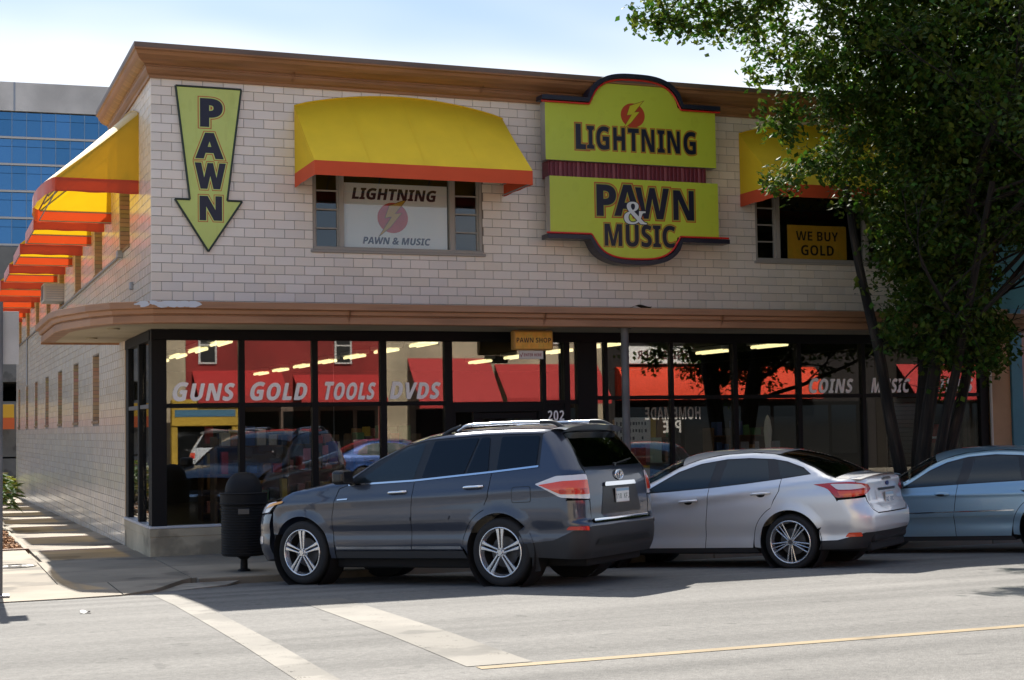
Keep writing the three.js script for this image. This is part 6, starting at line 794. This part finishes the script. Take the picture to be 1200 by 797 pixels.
// ---------------------------------------------------------------- inside the shop
{
  const f = thing('ceiling_light', 'strip light on the shop ceiling, row nearest the corner, first from the glass', 'strip light', [1.2, 3.14, -0.95]);
  part(f, 'housing', [rb(-0.12, 0.12, 0.0, 0.07, -0.60, 0.60, 0.012)], M.white); for (const x of [-0.06, 0.06]) part(f, 'tube', [cyl(0.026, 0.026, 1.02, 12).rotateX(PI / 2).translate(x, -0.034, 0)], M.tube);
  let first = true; const rows = ['row nearest the corner', 'second row from the corner', 'third row, over the door', 'fourth row', 'row farthest right'], ord = ['first', 'second', 'third', 'fourth', 'fifth', 'sixth', 'seventh', 'eighth', 'ninth', 'tenth'];
  [[1.2, 7], [4.5, 7], [7.8, 4], [11.0, 2]].forEach(([x, n], r) => {
    for (let k = 0; k < n; k++) { const z = -0.95 - k * 2.1; if (first) { first = false; f.position.set(x, 3.14, z); f.userData.group = 'strip lights on the shop ceiling'; continue; } const c = f.clone(); c.name = numbered('ceiling_light'); c.position.set(x, 3.14, z); c.userData = { label: `strip light on the shop ceiling, ${rows[r]}, ${ord[k]} from the glass`, category: 'strip light', group: 'strip lights on the shop ceiling' }; scene.add(c); }
    const a = new THREE.RectAreaLight(new THREE.Color(1, 0.90, 0.60), 0.5, 0.2, n * 2.1 - 0.8); a.name = 'strip_row_light'; a.position.set(x, 3.07, -0.25 - (n * 2.1 - 0.8) / 2); a.rotation.x = -PI / 2; scene.add(a);
  });
  // shelving, counters and goods close to the glass
  seed(88); const wood = std([0.20, 0.12, 0.07], { roughness: 0.5, map: T.metalPaint }), colours = [[0.5, 0.05, 0.05], [0.05, 0.1, 0.3], [0.6, 0.45, 0.08], [0.1, 0.25, 0.12], [0.5, 0.5, 0.5], [0.55, 0.25, 0.3], [0.08, 0.08, 0.09], [0.35, 0.2, 0.1]].map((c) => std(c, { roughness: 0.5 }));
  const where = ['left of the purple jacket behind the GOLD window', 'behind the TOOLS window', 'behind the DVDS window', 'behind the silver sedan roof', 'deeper in the shop right of the door', 'deep in the shop behind the coin window', 'deep in the shop on the left', 'at the back in the middle'];
  [[1.9, -2.2], [3.1, -3.6], [4.1, -2.0], [9.2, -2.6], [8.0, -5.5], [12.0, -4.0], [2.6, -7.5], [6.0, -9.0]].forEach(([x, z], i) => {
    const s = thing('display_shelf', 'brown display shelf of small boxed goods ' + where[i], 'shelf', [x, 0, z], 0, 'goods shelves inside the shop');
    part(s, 'upright', [bx(-0.62, -0.58, 0, 1.65, -0.2, 0.2)], wood); part(s, 'upright', [bx(0.58, 0.62, 0, 1.65, -0.2, 0.2)], wood); part(s, 'back_panel', [bx(-0.58, 0.58, 0, 1.62, -0.2, -0.18)], wood);
    for (const y of [0.15, 0.6, 1.05, 1.5]) { part(s, 'shelf', [bx(-0.58, 0.58, y - 0.03, y, -0.18, 0.2)], wood); for (let q = -0.5; q < 0.5; q += rr(0.16, 0.26)) { const h = rr(0.12, 0.36), w = rr(0.1, 0.17); part(s, 'boxed_item', [rb(q, q + w, y, y + h, rr(-0.12, -0.02), 0.15, 0.008)], colours[Math.floor(rnd() * 8)]); } }
  });
  [[5.3, -4.5], [9.9, -4.2], [12.4, -2.4]].forEach(([x, z], i) => { const c = thing('display_counter', ['glass topped counter facing the door', 'glass topped counter right of the door', 'glass topped counter behind the coin window'][i], 'counter', [x, 0, z], 0, 'display counters inside the shop'); part(c, 'base', [rb(-0.9, 0.9, 0, 0.62, -0.28, 0.28, 0.02)], wood); part(c, 'glass_top', [rb(-0.9, 0.9, 0.62, 0.98, -0.28, 0.28, 0.01)], M.glassUp); part(c, 'rim', [rb(-0.92, 0.92, 0.98, 1.01, -0.3, 0.3, 0.008)], M.steel); });
  const card = (label, x0, x1, y0, y1, z, col, name = 'poster', cat = 'poster') => { const t = thing(name, label, cat, [0, 0, 0]); part(t, 'sheet', [rb(x0, x1, y0, y1, z - 0.006, z, 0.002)], std(col, { roughness: 0.8 })); return t; };
  card('small pink card taped behind the GOLD window', 2.30, 2.42, 1.28, 1.46, -0.16, [0.62, 0.22, 0.30]); card('smaller pink card near the TOOLS mullion', 2.60, 2.69, 1.36, 1.50, -0.16, [0.62, 0.22, 0.30]); card('large pink notice at the right of the TOOLS window', 3.10, 3.32, 1.36, 1.58, -0.18, [0.75, 0.35, 0.45]);
  const j = thing('jacket', 'blue jacket with white sleeve on a hanger behind the TOOLS window', 'jacket', [2.86, 0, -0.45]); part(j, 'body', [rb(-0.10, 0.06, 1.20, 1.56, -0.05, 0.05, 0.04, 3)], std([0.06, 0.05, 0.28], { roughness: 0.9 })); part(j, 'sleeve', [rod([0.05, 1.55, 0], [0.12, 1.2, 0.02], 0.035, 10)], std([0.7, 0.7, 0.75], { roughness: 0.9 })); part(j, 'sleeve', [rod([-0.09, 1.54, 0], [-0.16, 1.24, 0.02], 0.035, 10)], std([0.06, 0.05, 0.28], { roughness: 0.9 })); part(j, 'hanger', [rod([0, 1.56, 0], [0, 1.72, 0], 0.006), rod([0, 1.72, 0], [0, 3.2, 0], 0.003)], M.steel);
  // white notice board with grey lines behind the window right of the door
  const n = canvasTex(512, 384, (x, W, H) => { x.fillStyle = '#d6d8d4'; x.fillRect(0, 0, W, H); x.fillStyle = '#4a4d55'; seed(12); for (let r = 0; r < 3; r++) for (let k = 0; k < 9; k++) if (rnd() < 0.85) x.fillRect(70 + k * 44 + rr(0, 8), 62 + r * 108, rr(16, 32), rr(40, 60)); x.fillRect(18, 60, 16, 250); });
  const p = thing('notice', 'white notice with dark lines of print behind the window right of the door', 'notice'); part(p, 'board', [rb(7.56, 8.22, 1.42, 1.86, -0.19, -0.18, 0.003)], M.white); part(p, 'print', signUV(new THREE.PlaneGeometry(0.65, 0.43).translate(7.89, 1.64, -0.178), 7.565, 8.215, 1.425, 1.855), std([1, 1, 1], { map: n, roughness: 0.8 }));
  card('pale green card below the white notice, left of the mullion', 8.22, 8.44, 1.10, 1.52, -0.22, [0.42, 0.50, 0.36]); card('yellow card low behind the window above the silver sedan', 8.0, 8.2, 0.85, 1.06, -0.2, [0.66, 0.42, 0.03]); card('red and orange poster under the white notice', 7.62, 8.15, 1.05, 1.36, -0.24, [0.36, 0.05, 0.03]);
  for (const [i, [x0, x1, y1]] of [[10.0, 10.16, 1.42], [10.28, 10.36, 1.42], [10.60, 10.78, 1.42]].entries()) card(['leftmost grey upright board behind the glass over the silver sedan roof', 'narrow middle grey board behind the glass over the silver sedan roof', 'rightmost grey upright board behind the glass over the silver sedan roof'][i], x0, x1, 0.5, y1, -0.3, [0.30, 0.32, 0.32], 'panel_board', 'board');
  const v = thing('white_vase', 'slim white vase like figure standing behind the coin window mullion', 'vase', [10.9, 0, -0.9]); part(v, 'body', [new THREE.LatheGeometry([[0.0, 0.9], [0.05, 0.9], [0.04, 1.1], [0.06, 1.4], [0.075, 1.6], [0.05, 1.78], [0.02, 1.86], [0, 1.88]].map((q) => new THREE.Vector2(...q)), 20)], M.white); part(v, 'stand', [cyl(0.2, 0.2, 0.9, 20).translate(0, 0.45, 0)], wood);
  const sh = thing('roller_shutter', 'grey slatted shutter inside the last window bay', 'shutter', [0, 0, 0]); for (let k = 0; k < 22; k++) part(sh, 'slat', [rb(13.7, 14.7, 0.4 + k * 0.08, 0.475 + k * 0.08, -1.32, -1.30, 0.008)], M.steel);
  const rbx = thing('red_crate', 'red carton with a white stripe on the window shelf of the last bay', 'carton', [14.15, 1.32, -0.6]); part(rbx, 'carton', [rb(-0.22, 0.26, 0, 0.34, -0.15, 0.15, 0.01)], std([0.22, 0.015, 0.015])); part(rbx, 'stripe', [bx(-0.18, 0.2, 0.08, 0.12, 0.15, 0.153)], M.white); part(rbx, 'stand', [rb(-0.3, 0.5, -1.32, 0, -0.15, 0.15, 0.01)], wood);
  const wb = thing('white_box', 'small white carton beside the red carton in the last bay', 'carton', [14.62, 1.32, -0.55]); part(wb, 'carton', [rb(-0.22, -0.06, 0, 0.16, -0.08, 0.1, 0.008)], M.white); part(wb, 'flap', [rb(-0.22, -0.06, 0.16, 0.165, -0.08, 0.1, 0.001)], M.whitePaint);
}
// ---------------------------------------------------------------- the other side of the street, which the shop windows mirror
{
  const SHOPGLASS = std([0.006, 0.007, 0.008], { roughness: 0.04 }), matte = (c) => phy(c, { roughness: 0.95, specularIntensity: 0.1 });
  const ZF = 26.4, front = (name, label, x0, x1, h, mat) => { const t = thing(name, label, 'building'); part(t, 'wall', [uvBox(bx(x0, x1, -0.2, h, ZF, ZF + 8))], mat); part(t, 'cornice', [uvBox(rb(x0 - 0.05, x1 + 0.05, h - 0.25, h + 0.1, ZF - 0.3, ZF + 0.2, 0.03))], M.concretePale); return t; };
  const cream = std([0.56, 0.47, 0.34], { map: T.plaster, roughness: 0.85 }), red = std([0.34, 0.028, 0.024], { map: T.plaster, roughness: 0.8 }), yellow = std([0.62, 0.40, 0.04], { map: T.plaster, roughness: 0.7 }), redA = std([0.38, 0.024, 0.022], { roughness: 0.6 }), blueS = std([0.05, 0.14, 0.22]);
  struct('far_sidewalk', uvBox(bx(-40, 60, -0.5, -0.06, 22.45, ZF + 0.1)), M.concrete); 
  const w = (t, x, y, ww, hh) => { const g = group(t, 'window'); part(g, 'frame', [rb(x - ww / 2, x + ww / 2, y, y + hh, ZF - 0.06, ZF + 0.05, 0.01)], M.whitePaint); part(g, 'pane', [bx(x - ww / 2 + 0.07, x + ww / 2 - 0.07, y + 0.07, y + hh / 2 - 0.03, ZF - 0.07, ZF - 0.062)], M.dark); part(g, 'pane', [bx(x - ww / 2 + 0.07, x + ww / 2 - 0.07, y + hh / 2 + 0.03, y + hh - 0.07, ZF - 0.07, ZF - 0.062)], M.dark); };
  const shopfront = (t, x0, x1, mat) => { const g = group(t, 'shopfront'); part(g, 'surround', [rb(x0, x1, 0, 2.5, ZF - 0.08, ZF + 0.02, 0.02)], mat); for (let x = x0 + 0.2; x < x1 - 0.6; x += 1.25) part(g, 'pane', [bx(x, Math.min(x + 1.1, x1 - 0.15), 0.5, 2.35, ZF - 0.09, ZF - 0.082)], SHOPGLASS); };
  const awn = (t, x0, x1, y0, y1, p, mat) => { const pts = [[0, y1], [-p, y0], [-p, y0 - 0.22], [-p + 0.03, y0 - 0.22], [-p + 0.03, y0 - 0.02], [0, y1 - 0.05]]; const g = extrude(pts.map(([z, y]) => [z, y]), x1 - x0, 0.005).rotateY(PI / 2).translate(x0, 0, 0); g.rotateY(0); const q = g.attributes.position; for (let i = 0; i < q.count; i++) { const X = q.getX(i), Z = q.getZ(i); q.setXYZ(i, X, q.getY(i), ZF - Z * -1 * -1); } g.computeVertexNormals(); part(t, 'awning', g, mat); };
  const b0 = front('cream_building', 'cream stone building across the street mirrored at the left of the shop windows', -14, 4.80, 8, cream); shopfront(b0, 0.2, 3.2, M.frameGrey);
  const b1 = front('red_building', 'red painted two storey building with red awnings across the street, mirrored in the left windows', 4.81, 11.4, 6.2, red); for (const x of [5.5, 10.0]) w(b1, x, 3.9, 0.6, 1.25); part(b1, 'string_course', [rb(4.85, 11.35, 5.2, 5.35, ZF - 0.1, ZF, 0.02)], M.concretePale); part(b1, 'yellow_front', [rb(4.2, 6.4, 1.9, 2.75, ZF - 1.0, ZF - 0.7, 0.04), rb(6.1, 6.4, 0, 1.9, ZF - 0.95, ZF - 0.7, 0.03), rb(4.2, 4.4, 0, 1.9, ZF - 0.95, ZF - 0.7, 0.03)], yellow); part(b1, 'blue_stripe', [bx(4.3, 6.2, 2.2, 2.42, ZF - 1.015, ZF - 1.0)], blueS); part(b1, 'yellow_front_glass', [bx(4.4, 6.1, 0.3, 1.9, ZF - 0.8, ZF - 0.78)], SHOPGLASS); shopfront(b1, 6.5, 11.2, std([0.12, 0.08, 0.06])); awn(b1, 5.0, 7.9, 2.85, 3.7, 1.2, redA); awn(b1, 8.3, 11.2, 2.7, 3.55, 1.2, redA);
  const b2 = front('stone_building', 'pale stone building with a red shop awning across the street, mirrored behind the DVDS lettering', 11.42, 19.6, 6.8, cream); shopfront(b2, 12.3, 19.2, std([0.10, 0.08, 0.06])); awn(b2, 12.25, 15.2, 2.6, 4.1, 1.3, redA); awn(b2, 15.4, 19.3, 2.7, 3.9, 1.2, redA); for (const x of [13, 15.3, 17.6]) w(b2, x, 4.6, 0.8, 1.5);
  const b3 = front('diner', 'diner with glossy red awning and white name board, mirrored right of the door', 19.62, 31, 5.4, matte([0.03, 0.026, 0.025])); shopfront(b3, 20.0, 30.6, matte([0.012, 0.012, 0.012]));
  { const pr = [[0, 2.6]]; for (let i = 0; i <= 12; i++) { const a = -PI / 2 * 0 + i / 12 * PI / 2; pr.push([0.75 * Math.cos(a) + 0.001, 2.6 + 1.2 * Math.sin(a)]); } const g = sweep([[20.0, ZF, 0, -1], [28.2, ZF, 0, -1]], pr.reverse()); part(b3, 'rounded_awning', g, std([0.72, 0.07, 0.03], { roughness: 0.2, side: THREE.DoubleSide })); }
  const dn = canvasTex(1024, 160, (x, W, H) => { x.fillStyle = '#e4e1dc'; x.fillRect(0, 0, W, H); x.fillStyle = '#4a1418'; x.font = 'bold 120px sans-serif'; x.textAlign = 'center'; x.fillText('MINI  DINER', W / 2, 122); });
  const nb = group(b3, 'name_board'); part(nb, 'board', [rb(20.3, 23.8, 3.9, 4.55, ZF - 0.12, ZF - 0.02, 0.02)], M.whitePaint); const pf = signUV(new THREE.PlaneGeometry(3.4, 0.58), -1.7, 1.7, -0.29, 0.29).rotateY(PI).translate(22.05, 4.225, ZF - 0.125); part(nb, 'print', pf, std([1, 1, 1], { map: dn, roughness: 0.6 }));
  { const m = part(b3, 'window_lettering', lettering('HOMEMADE', 2.3, 0.32, { shear: 0, small: 1 }), M.whitePaint); m.rotation.y = PI; m.position.set(23.4, 1.9, ZF - 0.10); const m2 = part(b3, 'window_lettering', lettering('PIE', 0.8, 0.32, { shear: 0, small: 1 }), M.whitePaint); m2.rotation.y = PI; m2.position.set(22.6, 1.42, ZF - 0.10); }
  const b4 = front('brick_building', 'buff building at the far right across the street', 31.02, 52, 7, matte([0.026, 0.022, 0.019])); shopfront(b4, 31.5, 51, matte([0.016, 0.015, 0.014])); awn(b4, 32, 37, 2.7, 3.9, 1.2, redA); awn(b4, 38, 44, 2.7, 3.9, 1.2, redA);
  // two cars parked across the street, seen only in the glass
  const p1 = phy([0.62, 0.62, 0.62], { roughness: 0.35, metalness: 0.2, clearcoat: 1 }), p2 = phy([0.02, 0.06, 0.20], { roughness: 0.35, metalness: 0.4, clearcoat: 1 });
  const r1 = thing('white_suv', 'white suv parked across the street, mirrored beside the litter bin', 'suv'); suvInto(r1, p1); placeCar(r1, [7.2, -0.12, 20.3], [5.55, 0, 18.0], 0.93, 0.93);
  const r2 = thing('dark_blue_sedan', 'dark blue sedan across the street, mirrored in the window behind the suv bonnet', 'car'); blueSedanInto(r2, p2); placeCar(r2, [11.2, 0.02, 18.6], [8.5, 0.02, 18.6], 0.95, 0.87);
}
renderer.render(scene, camera);
